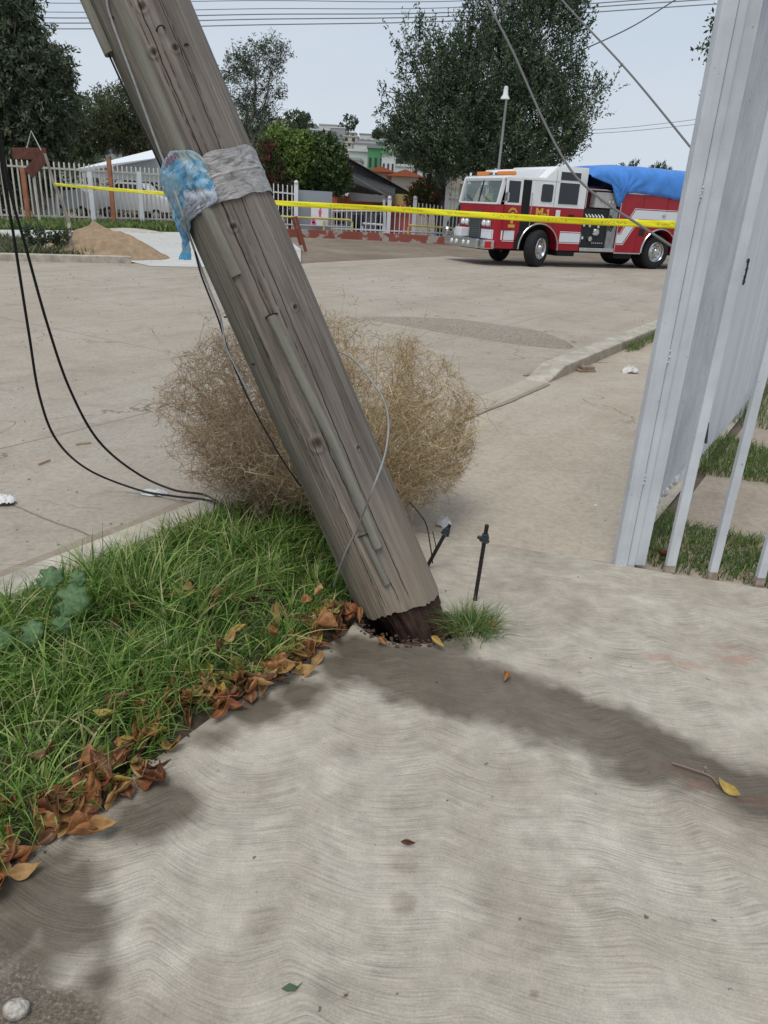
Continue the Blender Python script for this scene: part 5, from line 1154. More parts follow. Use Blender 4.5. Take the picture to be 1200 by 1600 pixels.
for k, (ya, yb) in enumerate([(202, 184), (207, 192)]):
    ohw([AT(900, ya+3, 70), AT(1000, (ya+yb)/2+4, 70), AT(1130, yb-3, 70), AT(1200, yb-14, 70)], .022, ['upper', 'lower'][k]+' of the two faint lines low in the sky at the right', mat=bpy.data.materials['line_grey'])

# ================================================================== TREES
def leafmat(name, c0, c1, c2):
    m, g = NM(name, .65, .2); v = g.attr('v').outputs['Fac']; col = g.ramp(v, [(0., c0), (.55, c1), (1., c2)]); g.l(col, g.b.inputs['Base Color']); 
    ts = g.n('BsdfTranslucent'); g.l(col, ts.inputs[0]); ms = g.n('MixShader'); ms.inputs[0].default_value = .22
    out = g.t.nodes['Material Output']; g.l(g.b.outputs[0], ms.inputs[1]); g.l(ts.outputs[0], ms.inputs[2]); g.l(ms.outputs[0], out.inputs[0]); return m
m_bark = M('grey_bark', (.16, .13, .11), .95, noise=.4, nscale=6, bump=.8, bscale=12, stretch=(1, 1, .2)); m_palebark = M('pale_eucalyptus_bark', (.36, .32, .28), .9, noise=.35, nscale=4, stretch=(1, 1, .3))
def crown(blobs, ncl, nleaf, cl, leaf, dirw, droop=0., surf=.6, wide=.45, seed=0):
    """blobs: (x,y,z,rx,ry,rz). Clumps fill the blobs, each clump a spray along a direction."""
    r = np.random.default_rng(seed); B = np.array(blobs); vol = B[:, 3]*B[:, 4]*B[:, 5]; vol = vol**.75; pick = r.choice(len(B), ncl, p=vol/vol.sum())
    d = r.normal(0, 1, (ncl, 3)); d /= np.linalg.norm(d, axis=1)[:, None]; rad = r.random(ncl)**(1/3.)*(1-surf)+surf*(.72+.3*r.random(ncl))
    c = B[pick, :3]+d*rad[:, None]*B[pick, 3:6]; dr_ = d*dirw[0]+np.array([0, 0, dirw[1]])+r.normal(0, .35, (ncl, 3)); dr_[:, 2] -= droop; dr_ /= np.linalg.norm(dr_, axis=1)[:, None]
    L = cl*r.uniform(.6, 1.4, ncl); t = r.random((ncl, nleaf)); sp = wide*cl*(1-.65*t)
    p = c[:, None, :]+dr_[:, None, :]*((t-.35)*L[:, None])[:, :, None]+r.normal(0, 1, (ncl, nleaf, 3))*sp[:, :, None]*.5
    N = ncl*nleaf; p = p.reshape(-1, 3); a = np.repeat(dr_, nleaf, 0)*.7+r.normal(0, .6, (N, 3)); a /= np.linalg.norm(a, axis=1)[:, None]
    b = np.cross(a, r.normal(0, 1, (N, 3))); b /= np.linalg.norm(b, axis=1)[:, None]; ll = leaf[0]*r.uniform(.6, 1.3, N)[:, None]; lw = leaf[1]*r.uniform(.6, 1.3, N)[:, None]
    V = np.stack([p-a*ll*.5, p+b*lw*.5, p+a*ll*.5, p-b*lw*.5], 1).reshape(-1, 3); F = np.arange(N*4).reshape(-1, 4)
    v = np.clip(np.repeat(r.random(ncl), nleaf)*.65+r.random(N)*.35, 0, 1); return V, F, np.repeat(v, 4)
def limb(b, p, q, r0_, r1_, bend=.1, n=7):
    p, q = Vector(p), Vector(q); L = (q-p).length; off = Vector((random.uniform(-1, 1), random.uniform(-1, 1), random.uniform(-.3, .6)))*bend*L; pts = []
    for k in range(n+1): t = k/n; pts.append(p.lerp(q, t)+off*math.sin(math.pi*t)+Vector((random.gauss(0, 1), random.gauss(0, 1), 0))*.01*L)
    b.tube(pts, [r0_+(r1_-r0_)*k/n for k in range(n+1)], 7)
def PB_(px, py, Y, rpx, rpy, rd=None):     # blob given by where it appears and how far it is
    c = AT(px, py, Y); k = Y/1155/.92; return (c.x, c.y, c.z, rpx*k, (rd if rd else rpx)*k, rpy*k)
def tree(name, label, cat, base, blobs, trunks, mat, ncl, nleaf, cl, leaf, dirw=(.6, .6), droop=0., surf=.6, wide=.45, seed=0, spray=None, bark=None, tr=.2, limbs=10, group=None, h0=.3):
    t = thing(name, label, cat, tuple(base), 0, group); bb = Vector(base)
    V, F, v = crown([(x-bb.x, y-bb.y, z-bb.z, a, b_, c_) for (x, y, z, a, b_, c_) in blobs], ncl, nleaf, cl, leaf, dirw, droop, surf, wide, seed)
    if spray:
        V2, F2, v2 = crown([(x-bb.x, y-bb.y, z-bb.z, a*spray[4], b_*spray[4], c_*spray[4]) for (x, y, z, a, b_, c_) in blobs], spray[0], spray[1], spray[2], leaf, spray[5], droop, 1., spray[3], seed+50)
        V, F, v = np.concatenate([V, V2]), np.concatenate([F, F2+len(V)]), np.concatenate([v, np.clip(v2+.18, 0, 1)])
    npmesh('crown', V, F, mat, t, dict(v=v)); b = MB(); rn = random.Random(seed)
    for (q, r_) in trunks:
        q = Vector(q)-bb; limb(b, (rn.uniform(-.1, .1), rn.uniform(-.1, .1), -.1), q, r_, r_*.35, .05, 10)
        for k in range(limbs):
            B = blobs[rn.randrange(len(blobs))]; f = rn.uniform(h0, .95); s_ = Vector((0, 0, 0)).lerp(q, f)
            e = Vector((B[0]-bb.x+rn.uniform(-.7, .7)*B[3], B[1]-bb.y+rn.uniform(-.7, .7)*B[4], B[2]-bb.z+rn.uniform(-.5, .7)*B[5])); limb(b, s_, e, r_*.35*(1.1-f), r_*.06, .08, 6)
    b.build('trunk', bark or m_bark, t, smooth=60); return t
m_pine = leafmat('pine_foliage', (.034, .056, .032), (.075, .112, .060), (.18, .225, .13))
m_euc = leafmat('olive_eucalyptus_foliage', (.05, .065, .032), (.105, .125, .06), (.20, .21, .11))
m_dark = leafmat('dark_drooping_foliage', (.036, .054, .032), (.082, .108, .062), (.19, .205, .125))
m_citrus = leafmat('bright_citrus_foliage', (.06, .115, .03), (.16, .25, .06), (.40, .46, .14))
m_deep = leafmat('deep_green_foliage', (.035, .065, .027), (.08, .125, .045), (.22, .27, .10))
YP = 37.
tree('pine_tree', 'large dark bushy pine tree rising behind the fire engine', 'tree', GP(690, 374),
     [PB_(700, 200, YP, 62, 58), PB_(820, 190, YP, 75, 62), PB_(760, 130, YP, 70, 60), PB_(850, 70, YP, 50, 62), PB_(678, 120, YP, 32, 42), PB_(640, 200, YP, 30, 36), PB_(770, 235, YP, 90, 30), PB_(865, 205, YP, 42, 32),
      PB_(800, 25, YP, 36, 44), PB_(735, 62, YP, 24, 44), PB_(895, 140, YP, 28, 34), PB_(690, 240, YP, 45, 22), PB_(638, 95, YP, 12, 34), PB_(612, 205, YP, 18, 12), PB_(925, 145, YP, 20, 12), PB_(865, -30, YP, 42, 50), PB_(900, 20, YP, 12, 26), PB_(892, 232, YP, 22, 10), PB_(605, 150, YP, 10, 16), PB_(655, 60, YP, 8, 22)],
     [(AT(740, 40, YP), .34), (AT(840, 60, YP), .28)], m_pine, 2500, 32, .72, (.17, .06), (.75, .85), 0, .12, .40, 3, tr=.3, limbs=22, spray=(760, 40, 1.7, .13, 1.12, (.7, 1.0)))
tree('dark_tree', 'tall dark drooping tree at the upper left edge', 'tree', GP(30, 347)+Vector((-1.5, 5, 0)),
     [PB_(45, 150, 39, 55, 80), PB_(10, 90, 39, 50, 80), PB_(25, 20, 39, 28, 45), PB_(85, 135, 39, 28, 50), PB_(-40, 150, 39, 60, 120), PB_(40, 235, 39, 50, 45), PB_(5, 265, 39, 50, 40), PB_(30, -20, 39, 16, 30)],
     [(AT(25, 30, 39), .3)], m_dark, 2000, 30, .85, (.26, .08), (.4, .0), .75, .2, .40, 5, limbs=14, spray=(420, 40, 1.3, .2, 1.02, (.9, .0)))
tree('eucalyptus_tree', 'olive green eucalyptus left of the white marquee', 'tree', AT(150, 300, 58)*1, [PB_(150, 190, 58, 32, 32), PB_(125, 215, 58, 35, 30), PB_(115, 245, 58, 30, 22)], [(AT(145, 185, 58), .25)], m_euc, 700, 22, .9, (.26, .08), (.5, .4), .1, .55, .42, 6, bark=m_palebark)
tree('eucalyptus_tree', 'olive eucalyptus with pale trunk directly behind the marquee roof', 'tree', AT(200, 300, 60)*1, [PB_(195, 175, 60, 34, 30), PB_(215, 205, 60, 28, 34), PB_(175, 200, 60, 25, 28), PB_(240, 200, 60, 26, 35)], [(AT(198, 180, 60), .28), (AT(225, 190, 60), .2)], m_euc, 800, 22, .9, (.26, .08), (.5, .4), .1, .55, .42, 7, bark=m_palebark)
tree('slender_eucalyptus', 'slender open eucalyptus right of the leaning pole top', 'tree', AT(398, 290, 55)*1, [PB_(375, 130, 55, 26, 28), PB_(400, 95, 55, 28, 22), PB_(425, 85, 55, 20, 18), PB_(385, 175, 55, 28, 26), PB_(425, 130, 55, 16, 22), PB_(410, 200, 55, 26, 20), PB_(365, 105, 55, 14, 16), PB_(430, 175, 55, 10, 12)],
     [(AT(405, 100, 55), .18), (AT(425, 110, 55), .12)], m_dark, 520, 18, .85, (.24, .06), (.4, .2), .3, .5, .42, 8, bark=m_palebark, limbs=14, h0=.5)
tree('citrus_tree', 'bright green leafy tree nearest the leaning pole', 'tree', GP(445, 362)+Vector((0, 2.5, 0)), [PB_(438, 232, 38, 26, 24), PB_(455, 260, 38, 24, 26), PB_(430, 250, 38, 22, 26), PB_(470, 235, 38, 18, 22)], [(AT(448, 250, 38), .12)], m_citrus, 700, 26, .42, (.18, .11), (.5, .4), 0, .55, .5, 9)
tree('citrus_tree', 'rounded deep green tree in front of the metal roofed house', 'tree', GP(508, 366)+Vector((0, 2.2, 0)), [PB_(508, 258, 38.5, 28, 32), PB_(502, 236, 38.5, 18, 18), PB_(485, 275, 38.5, 20, 24), PB_(525, 275, 38.5, 18, 22)], [(AT(508, 260, 38.5), .12)], m_deep, 760, 26, .42, (.18, .11), (.5, .4), 0, .55, .5, 10)
m_boug = leafmat('bougainvillea_foliage', (.03, .045, .02), (.07, .07, .035), (.30, .03, .06))
tree('bougainvillea', 'dark bush with crimson flowers beside the citrus trees', 'bush', GP(415, 360)+Vector((0, 1.2, 0)), [PB_(415, 265, 37, 24, 35), PB_(405, 300, 37, 28, 28), PB_(440, 300, 37, 22, 22)], [(AT(412, 280, 37), .07)], m_boug, 520, 24, .4, (.10, .06), (.5, .4), 0, .5, .5, 11)
tree('red_flower_bush', 'green bush with red blossom under the big pine', 'bush', GP(672, 374)+Vector((0, 2., 0)), [PB_(672, 303, 38.5, 24, 18), PB_(650, 312, 38.5, 14, 12)], [(AT(670, 305, 38.5), .06)], leafmat('red_blossom_foliage', (.03, .06, .02), (.06, .09, .03), (.42, .08, .03)), 260, 22, .4, (.10, .07), (.5, .4), 0, .5, .5, 12)
tree('street_tree', 'tree mostly hidden behind the pale gate post at the top right', 'tree', Vector((9.6, 17, 0)), [PB_(1165, 60, 17, 48, 55), PB_(1150, 130, 17, 30, 28), PB_(1190, 120, 17, 40, 60)], [(AT(1175, 80, 17), .12)], m_dark, 260, 16, .45, (.12, .045), (.5, .1), .4, .5, .45, 13)
hd = thing('hedge', 'dark hedge filling the gap behind the far white fence', 'hedge', tuple(AT(150, 320, 50)))
V, F, v = crown([(k*3.-14, 0, .3+(k % 3)*.3, 2.4, 1.3, 1.9) for k in range(11)], 900, 22, .8, (.26, .14), (.5, .4), 0, .5, .5, 14); npmesh('foliage', V, F, m_dark, hd, dict(v=v))
for (px, py, h_, lb) in [(984, 262, .55, 'small dark treetop just above the left part of the tarpaulin'), (1030, 266, .6, 'spiky palm head just above the right part of the tarpaulin')]:
    Yq = 60; c = AT(px, py, Yq); t = thing('palm_tree', lb, 'tree', (c.x, c.y, 0)); V, F, v = crown([(0, 0, c.z-.2, .55, .5, h_*.6)], 40, 14, .7, (.4, .07), (.8, .9), 0, .5, .3, int(px)); npmesh('crown', V, F, m_dark, t, dict(v=v)); b = MB(); b.tube([(0, 0, 0), (.05, 0, c.z)], [.16, .1], 8); b.build('trunk', m_bark, t)
# small plant on the far kerb
c = GP(62, 398); pl = thing('shrub', 'small dark leafy shrub among the weeds on the far kerb', 'shrub', tuple(c)); V, F, v = crown([(0, 0, .42, .45, .2, .2), (.5, .2, .36, .25, .2, .18)], 60, 16, .16, (.09, .05), (.6, .5), 0, .3, .6, 55); npmesh('foliage', V, F, m_dark, pl, dict(v=v)); b = MB(); b.tube([(0, 0, -.05), (.02, 0, .4)], .015, 6); b.tube([(0, 0, -.05), (.45, .2, .35)], .012, 6); b.build('stem', m_bark, pl)

# dirt mound
nx = 90; xs = np.linspace(-1, 1, nx); Xm, Ym = np.meshgrid(xs, xs); rr_ = np.hypot(Xm, Ym); q = GP(125, 402)
h_ = .62*np.clip(1-rr_*(1+.35*(fbm(Xm*2.2+3, Ym*2.2, 18)-.5)), 0, 1)**.85*(1+.5*(fbm(Xm*4, Ym*4, 8)-.5)) + .03*(fbm(Xm*14, Ym*14, 9)-.5)*(rr_ < .95); h_ = np.where(rr_ > 1, -.06, h_)
m_mound = M('loose_brown_dirt', (.40, .285, .18), .95, col2=(.27, .185, .115), nscale=7, bump=1., bscale=14)
mo = npmesh('dirt_mound', np.stack([q.x+Xm*1.45*(1+.25*(Xm > 0)), q.y+1.0+Ym*1.2, -.05+h_*1.3], -1).reshape(-1, 3), grid_faces(nx, nx), m_mound, smooth=True); tag(mo, 'pile of loose brown dirt on the far kerb', 'dirt pile')
q = GP(205, 361); h_ = .12*np.clip(1-rr_**2, 0, 1); h_ = np.where(rr_ > 1, -.06, h_); m_sand = M('pale_gravel', (.50, .46, .40), .95, noise=.3, nscale=5)
tag(npmesh('gravel_pile', np.stack([q.x+Xm*1.5, q.y+Ym*1.0, -.05+h_*1.3], -1).reshape(-1, 3), grid_faces(nx, nx), m_sand, smooth=True), 'low pale heap of gravel before the far white fence', 'gravel pile')

# ================================================================== FAR FENCES
m_fw = M('cream_white_fence_paint', (.66, .62, .54), .6, noise=.15, nscale=3); m_or = M('orange_fence_post', (.40, .17, .09), .7, noise=.3, nscale=3); m_pw = M('bright_white_fence_paint', (.72, .73, .74), .5, noise=.08, nscale=3)
def hpx(p, pytop, px=None):                # height of a vertical at ground point p that reaches picture row pytop
    lo, hi = 0., 12.
    for _ in range(40):
        mid_ = (lo+hi)/2; v = np.array([p.x, p.y, mid_])-CAMP; y = 800-1155*(v @ UP)/(v @ F_)
        if y > pytop: lo = mid_
        else: hi = mid_
    return lo
def picket_fence(root, p, q, hp, hq, sp, w_, rails, mat, pname='picket', z0=-.04, dz=.0):
    L = (q-p).length; n = max(2, int(L/sp)); proto = None
    for k in range(n+1):
        f = k/n; c = p.lerp(q, f); h = hp+(hq-hp)*f
        if proto is None:
            b = MB(); b.box((-w_/2, -w_/2, 0), (w_/2, w_/2, 1)); b.add([(-w_/2, -w_/2, 1), (w_/2, -w_/2, 1), (w_/2, w_/2, 1), (-w_/2, w_/2, 1), (0, 0, 1.03)], [(0, 1, 4), (1, 2, 4), (2, 3, 4), (3, 0, 4)]); o = proto = b.build(pname, mat, root)
        else: o = dup(proto, root)
        o.location = (c.x, c.y, z0+dz); o.scale = (1, 1, h-z0-dz)
    for fz in rails:
        b = MB(); b.bar((p.x, p.y, z0+dz+(hp-dz)*fz), (q.x, q.y, z0+dz+(hq-dz)*fz), w_*1.4, w_*1.4); b.build('rail', mat, root)
fl = thing('picket_fence', 'tall cream white steel picket fence at the far left of the street', 'fence')
pL, pR = GP(-40, 344.5), GP(345, 353.5); hL, hR = hpx(GP(60, 346.3), 254), hpx(GP(280, 351.5), 266)
picket_fence(fl, pL, pR, hL, hR, .215, .055, (.12, .93), m_fw)
for px in (180, 48):
    p = GP(px, 346.5+px*.02); h = hpx(p, 248 if px == 180 else 262); b = MB(); b.box((p.x-.09, p.y-.2, -.04), (p.x+.09, p.y-.08, h)); b.build('post', m_or, fl)
for px in (146, 222, 285):
    p = GP(px, 346.5+px*.02); h = hpx(p, 268); b = MB(); b.box((p.x-.10, p.y+.05, -.04), (p.x+.10, p.y+.2, h)); b.build('post', m_pw, fl)
# bent red sign on the left orange post
m_redsign = M('faded_red_sheet', (.14, .055, .04), .8, noise=.4, nscale=6)
sg_ = thing('bent_sign', 'bent rust red sheet metal sign hanging at the fence top on the far left', 'sign', tuple(AT(48, 250, 31)))
b = MB(); b.box((-.62, -.04, .02), (.62, .04, .42)); o = b.build('upper_plate', m_redsign, sg_, bevel=.01); o.rotation_euler = (0, -.05, .1)
b = MB(); b.box((-.5, -.04, -.2), (.5, .04, .2)); o = b.build('lower_plate', m_redsign, sg_, bevel=.01); o.location = (.25, -.08, -.15); o.rotation_euler = (.1, -.75, 0)
b = MB(); b.tube([(-.1, 0, .4), (.15, 0, 1.0), (.45, 0, .35)], .02, 5); b.tube([(0, .05, -.3), (.0, .2, -3.2)], .05, 6); b.build('bracket', m_fw, sg_)
# leaning stake that holds the tape
b = MB(); b.tube([GP(110, 401), AT(108, 350, 19.1), AT(96, 312, 19), AT(84, 286, 19), AT(70, 240, 18.9)], [.05, .045, .04, .035, .03], 7); tag(b.build('leaning_stake', m_palebark, smooth=True), 'thin pale stake leaning out of the dirt mound and holding the tape', 'stake')
# marquee
m_tent = M('white_marquee_cloth', (.80, .82, .84), .6); m_tent2 = M('grey_marquee_side', (.50, .53, .54), .7)
mq = thing('marquee', 'white peaked marquee behind the far picket fence', 'tent', tuple(GP(230, 348)))
YT = 46.; A_l = AT(118, 264, YT); A_t = AT(243, 233, YT+2); A_r = AT(300, 262, YT); A_b = AT(190, 262, YT-2)
o0 = mq.location
b = MB(); L3 = lambda v: tuple(Vector(v)-Vector(o0)); bk = Vector((0, 7, 0))
b.add([L3(A_l), L3(A_t), L3(A_l+bk), L3(A_t+bk), L3(AT(125, 268, YT)), L3(AT(242, 247, YT-.5)), L3(AT(340, 285, YT)), L3(AT(340, 285, YT)+bk)], [(0, 1, 3, 2), (0, 4, 5, 1), (1, 6, 7, 3)]); o = b.build('canopy', m_tent, mq); o.modifiers.new('t', 'SOLIDIFY').thickness = .04
b = MB(); b.add([L3(AT(128, 268, YT)), L3(AT(241, 247, YT)), L3(AT(335, 282, YT)), L3(AT(335, 292, YT)), L3(AT(128, 276, YT))], [(0, 1, 2, 3, 4)]); o = b.build('gable', m_tent2, mq); o.modifiers.new('t', 'SOLIDIFY').thickness = .03
b = MB()
for px in (130, 185, 300):
    p = AT(px, 272, YT); b.bar((p.x-o0.x, p.y-o0.y, 0), L3(p), .08)
b.build('leg', m_pw, mq)
# white vehicles behind the fence
def car(px0, px1, Y, ztop, label, mat, front=1):
    a = AT(px0, 335, Y); c = AT(px1, 335, Y); L = c.x-a.x; t = thing('parked_car', label, 'car', ((a.x+c.x)/2, Y, -.05))
    pr = [(-.5, .25), (-.5, .62), (-.46, .78), (-.30, .86), (-.18, 1.0), (.14, 1.0), (.30, .72), (.47, .62), (.5, .45), (.5, .25)] if front > 0 else [(-.5, .25), (-.5, .45), (-.47, .62), (-.30, .72), (-.14, 1.0), (.22, 1.0), (.34, .86), (.48, .78), (.5, .6), (.5, .25)]
    b = MB(); b.prism([(x*L, z*ztop) for x, z in pr], lambda x, z: (x, -.85, z), lambda x, z: (x, .85, z)); b.build('body', mat, t, bevel=.08, smooth=True)
    b = MB(); s_ = 1 if front > 0 else -1; b.prism([(s_*x*L, z*ztop) for x, z in [(-.27, .84), (-.17, .95), (.12, .95), (.24, .76)]], lambda x, z: (x, -.86, z), lambda x, z: (x, -.852, z)); b.build('side_window', m_glass, t)
    for s2 in (-.32, .32):
        w_ = bpy.data.objects.new('wheel', None); COL.objects.link(w_); w_.parent = t; w_.location = (s2*L, -.84, .32); w_.empty_display_size = .1
        b = MB(); b.lathe([(.18, -.03), (.31, -.02), (.32, .1), (.001, .12)], 20); b.build('tyre', m_rubber, w_, smooth=True); b = MB(); b.lathe([(.001, -.035), (.18, -.03)], 16); b.build('rim', m_chrome, w_)
m_carw = M('white_car_paint', (.68, .70, .72), .3, coat=.3); m_carb = M('silver_blue_car_paint', (.45, .50, .55), .3, coat=.3)
car(158, 272, 44, 1.9, 'white car with its nose hidden by the plastic bag, behind the picket fence', m_carw, 1)
car(95, 148, 42, 1.7, 'small white car between the two orange fence posts', m_carw, -1)
car(-60, 40, 43, 1.7, 'white car at the left edge behind the picket fence', m_carb, 1)
b = MB()
for k in range(9): p = AT(66+k*2.2, 300, 40); b.tube([(p.x, p.y+.1*(k % 2), -.05), (p.x+.05*(k % 3), p.y, 1.2), (p.x-.1, p.y, 3.0-.2*(k % 3))], .09, 6)
tag(b.build('hanging_sheet', m_tent, smooth=True), 'long white cloth bundle hanging behind the fence left of the tape end', 'cloth')

# house side kerb wall (flaking red), fence, railings
m, g = NM('flaking_red_kerb_paint', .9, .1); P0 = g.n('TexCoord').outputs['Object']; g.l(g.ramp(g.noise(P0, 1.6, 5, .6), [(.54, (.30, .095, .075)), (.57, (.40, .36, .31))]), g.b.inputs['Base Color']); m_flred = m
kA, kB, kC = GP(405, 366), GP(560, 372), GP(708, 380)
b = MB(); 
for p_, q_ in ((kA, kB), (kB, kC)): b.bar((p_.x, p_.y, .1), (q_.x, q_.y, .1), .3, .34)
lw = b.build('low_wall', m_flred); tag(lw, 'low kerb wall with flaking red paint in front of the house fence', 'wall')
def base(px): return GP(px, float(np.interp(px, [405, 560, 708], [363.5, 369.5, 377])))
hf = thing('picket_fence', 'white steel fence with spiked pickets in front of the red walled house', 'fence')
for (x0, x1, y0, y1, sp_) in [(428, 463, 288, 292, .2), (518, 645, 322, 322, .22), (645, 692, 317, 323, .17), (694, 722, 293, 294, .2)]:
    p_, q_ = base(x0), base(x1); picket_fence(hf, p_, q_, hpx(p_, y0), hpx(q_, y1), sp_, .05 if x0 > 640 else .04, (.1, .85), m_pw, dz=.25)
for (px, yt) in ((463, 288), (606, 312), (645, 312), (693, 287)):
    p_ = base(px); b = MB(); h = hpx(p_, yt); b.box((p_.x-.09, p_.y-.16, 0), (p_.x+.09, p_.y-.04, h)); b.ball((p_.x, p_.y-.1, h+.07), .1, 8); b.build('post', m_pw, hf, smooth=30)
m_gpan = M('grey_sheet_panel', (.36, .38, .41), .7, noise=.1)
p_, q_ = base(464), base(517); b = MB(); b.bar((p_.x, p_.y+.2, 1.0), (q_.x, q_.y+.2, 1.0), .04, 1.75); tag(b.build('grey_screen', m_gpan), 'plain grey sheet screen behind the white poster', 'screen')
m_post = M('poster_white', (.78, .76, .78), .6); m_pink = M('poster_pink_print', (.70, .15, .30), .6)
p_, q_ = base(486), base(512); hb, ht = hpx(p_, 353), hpx(p_, 316)
ps = thing('poster', 'white poster with pink print hung on the grey screen', 'poster', (p_.x, p_.y-.12, 0)); W_ = (q_-p_).length
b = MB(); b.box((0, 0, hb), (W_, .02, ht)); b.build('sheet', m_post, ps)
b = MB(); 
for (cx_, cz_, rx_, rz_) in ((.52, .62, .10, .10), (.52, .48, .07, .09), (.14, .25, .12, .14), (.18, .1, .14, .1), (.54, .75, .05, .05)):
    n_ = 14; b.add([(W_*cx_+W_*rx_*math.cos(2*math.pi*k/n_), -.004, hb+(ht-hb)*(cz_+rz_*math.sin(2*math.pi*k/n_))) for k in range(n_)], [tuple(range(n_))])
b.build('print', m_pink, ps)
m_yel = M('yellow_rail_paint', (.62, .55, .16), .6, noise=.3, nscale=3); m_grl = M('grey_rail_paint', (.42, .43, .42), .6)
def railing(px0, px1, ytop, label, mat, off, end=True):
    p_, q_ = base(px0), base(px1); p_ = p_+Vector((0, off, 0)); q_ = q_+Vector((0, off, 0)); h = hpx(p_, ytop); t = thing('railing', label, 'railing', tuple(p_)); d = q_-p_
    b = MB(); b.tube([(0, 0, h), tuple(d*.97+Vector((0, 0, h-.02))), tuple(d+Vector((0, 0, h-.15)))], .045, 8); b.build('top_rail', mat, t, smooth=True)
    b = MB(); b.tube([(0, 0, h*.55), tuple(d+Vector((0, 0, h*.55)))], .035, 8); b.build('lower_rail', m_grl, t, smooth=True)
    for f in ((0, .33, .66, 1.) if d.length > 2.5 else (0, 1.)): b = MB(); c = d*f; b.tube([(c.x, c.y, 0), (c.x, c.y, h-.1)], .045, 8); b.build('rail_post', mat, t, smooth=True)
railing(420, 551, 337, 'low yellow pipe railing left of the opening in the house fence', m_yel, -.5)
railing(637, 706, 352, 'low yellow pipe railing beside the front of the fire engine', m_yel, -.5)
railing(566, 598, 349, 'pale grey handrail in the opening of the house fence', m_pw, -.1)
# barricade
m_brick = M('red_brown_paint', (.20, .06, .04), .85, noise=.3, nscale=6)
pb = GP(474, 393); bt = thing('barricade', 'red brown wooden barricade leaning by the right side of the pole', 'barricade', tuple(pb)); YB = pb.y
rl = lambda x, y, dy=0: tuple(AT(x, y, YB+dy)-pb)
for (x0, y0, x1, y1, dy) in ((457, 339, 470, 383, .5), (462, 338, 478, 393, 0)): b = MB(); b.bar(rl(x0, y0, dy), rl(x1, y1, dy), .09, .05, up=(0, 1, 0)); b.build('leg', m_brick, bt)
for (x0, y0, x1, y1) in ((420, 360, 465, 361), (424, 374, 468, 366)): b = MB(); b.bar(rl(x0, y0, .3), rl(x1, y1, .2), .1, .05, up=(0, 1, 0)); b.build('rail', m_brick, bt)
b = MB(); b.bar(rl(395, 340, .6), rl(408, 395, .2), .09, .05, up=(0, 1, 0)); b.build('leg', m_brick, bt)
# street lamp in front of the pine
slp = AT(780, 258, 33.5); lt_ = thing('street_lamp', 'white bell shaped street lamp on a thin pole before the big pine', 'street lamp', (slp.x, slp.y, 0)); tp_ = AT(790, 150, 33.5); dz = tp_-Vector((slp.x, slp.y, 0))
m_lamppole = M('pale_galvanised_pole', (.33, .33, .32), .6)
b = MB(); b.tube([(0, 0, -.05), (dz.x*.5, 0, dz.z*.5), (dz.x+.05, 0, dz.z-.1)], [.07, .055, .045], 8); b.tube(smooth_path([(dz.x+.05, 0, dz.z-.1), (dz.x+.02, -.1, dz.z+.1), (dz.x-.05, -.35, dz.z+.22)]), .03, 6); b.build('lamp_pole', m_lamppole, lt_, smooth=True)
b = MB(); b.lathe([(.03, .42), (.08, .38), (.10, .12), (.17, .02), (.18, -.04), (.001, -.03)], 16, 'z', (dz.x-.05, -.35, dz.z-.12)); b.build('lamp_shade', m_white, lt_, smooth=True)
p = GP(432, 362); b = MB(); b.tube([(0, 0, 0), (0, 0, hpx(p, 268))], .03, 6); b.ball((0, 0, hpx(p, 264)), .14, 8); o = b.build('globe_lamp', m_white, loc=(p.x, p.y, 0), smooth=True); tag(o, 'small white globe lamp on a thin post before the bougainvillea', 'lamp')

# ================================================================== HOUSES
m_roof = M('weathered_sheet_roof', (.10, .095, .09), .75, metal=.1, col2=(.045, .045, .045), nscale=3, stretch=(1, 6, 1)); m_redwall = M('coral_red_wall', (.60, .17, .14), .85, noise=.15, nscale=2); m_yelwall = M('ochre_wall', (.52, .42, .18), .85, noise=.1); m_greyf = M('grey_fascia', (.22, .22, .225), .7); m_lightwall = M('pale_grey_wall', (.46, .47, .46), .85, noise=.1, nscale=2)
YH = 44.; hs = thing('red_house', 'coral red house with a sloping dark corrugated metal roof', 'house', tuple(GP(600, 368)))
ho = Vector(hs.location); R3 = lambda px, py, Y: tuple(AT(px, py, Y)-ho)
def solid(name, c4, depth, mat, th=None):      # a slab: four front corners pushed back
    b = MB(); f = [Vector(c) for c in c4]; k = [c+Vector((0, depth, 0)) for c in f]; n = len(f)
    b.add(f+k, [tuple(range(n)), tuple(range(2*n-1, n-1, -1))]+[(i, i+n, (i+1) % n+n, (i+1) % n) for i in range(n)]); return b.build(name, mat, hs)
def roofslab(pl, pr, depth, rise, th, mat, name='roof'):   # corrugated sloping sheet between the front edge points and the back
    nu, nv = 60, 2; V = []; 
    for j in range(nv):
        for i in range(nu*4+1):
            f = i/(nu*4); p = Vector(pl).lerp(Vector(pr), f)+Vector((0, depth*j, rise*j)); V.append((p.x, p.y, p.z+th*(1 if (i//2) % 2 else 0)))
    o = npmesh(name, np.array(V), grid_faces(nu*4+1, nv), mat, hs); o.modifiers.new('t', 'SOLIDIFY').thickness = .02; return o
roofslab(R3(520, 234, YH), R3(641, 301, YH), 5., -.1, .05, m_roof); roofslab(R3(505, 270, YH-4), R3(616, 311, YH-4), 4., .55, .05, m_roof)
solid('gable', [R3(520, 238, YH+.3), R3(640, 303, YH+.3), R3(640, 307, YH+.3), R3(520, 300, YH+.3)], .2, m_roof)
b = MB(); b.bar(R3(515, 254, YH-4.1), R3(614, 311, YH-4.1), .06, .16, up=(0, 1, 0)); b.build('rafter', m_greyf, hs)
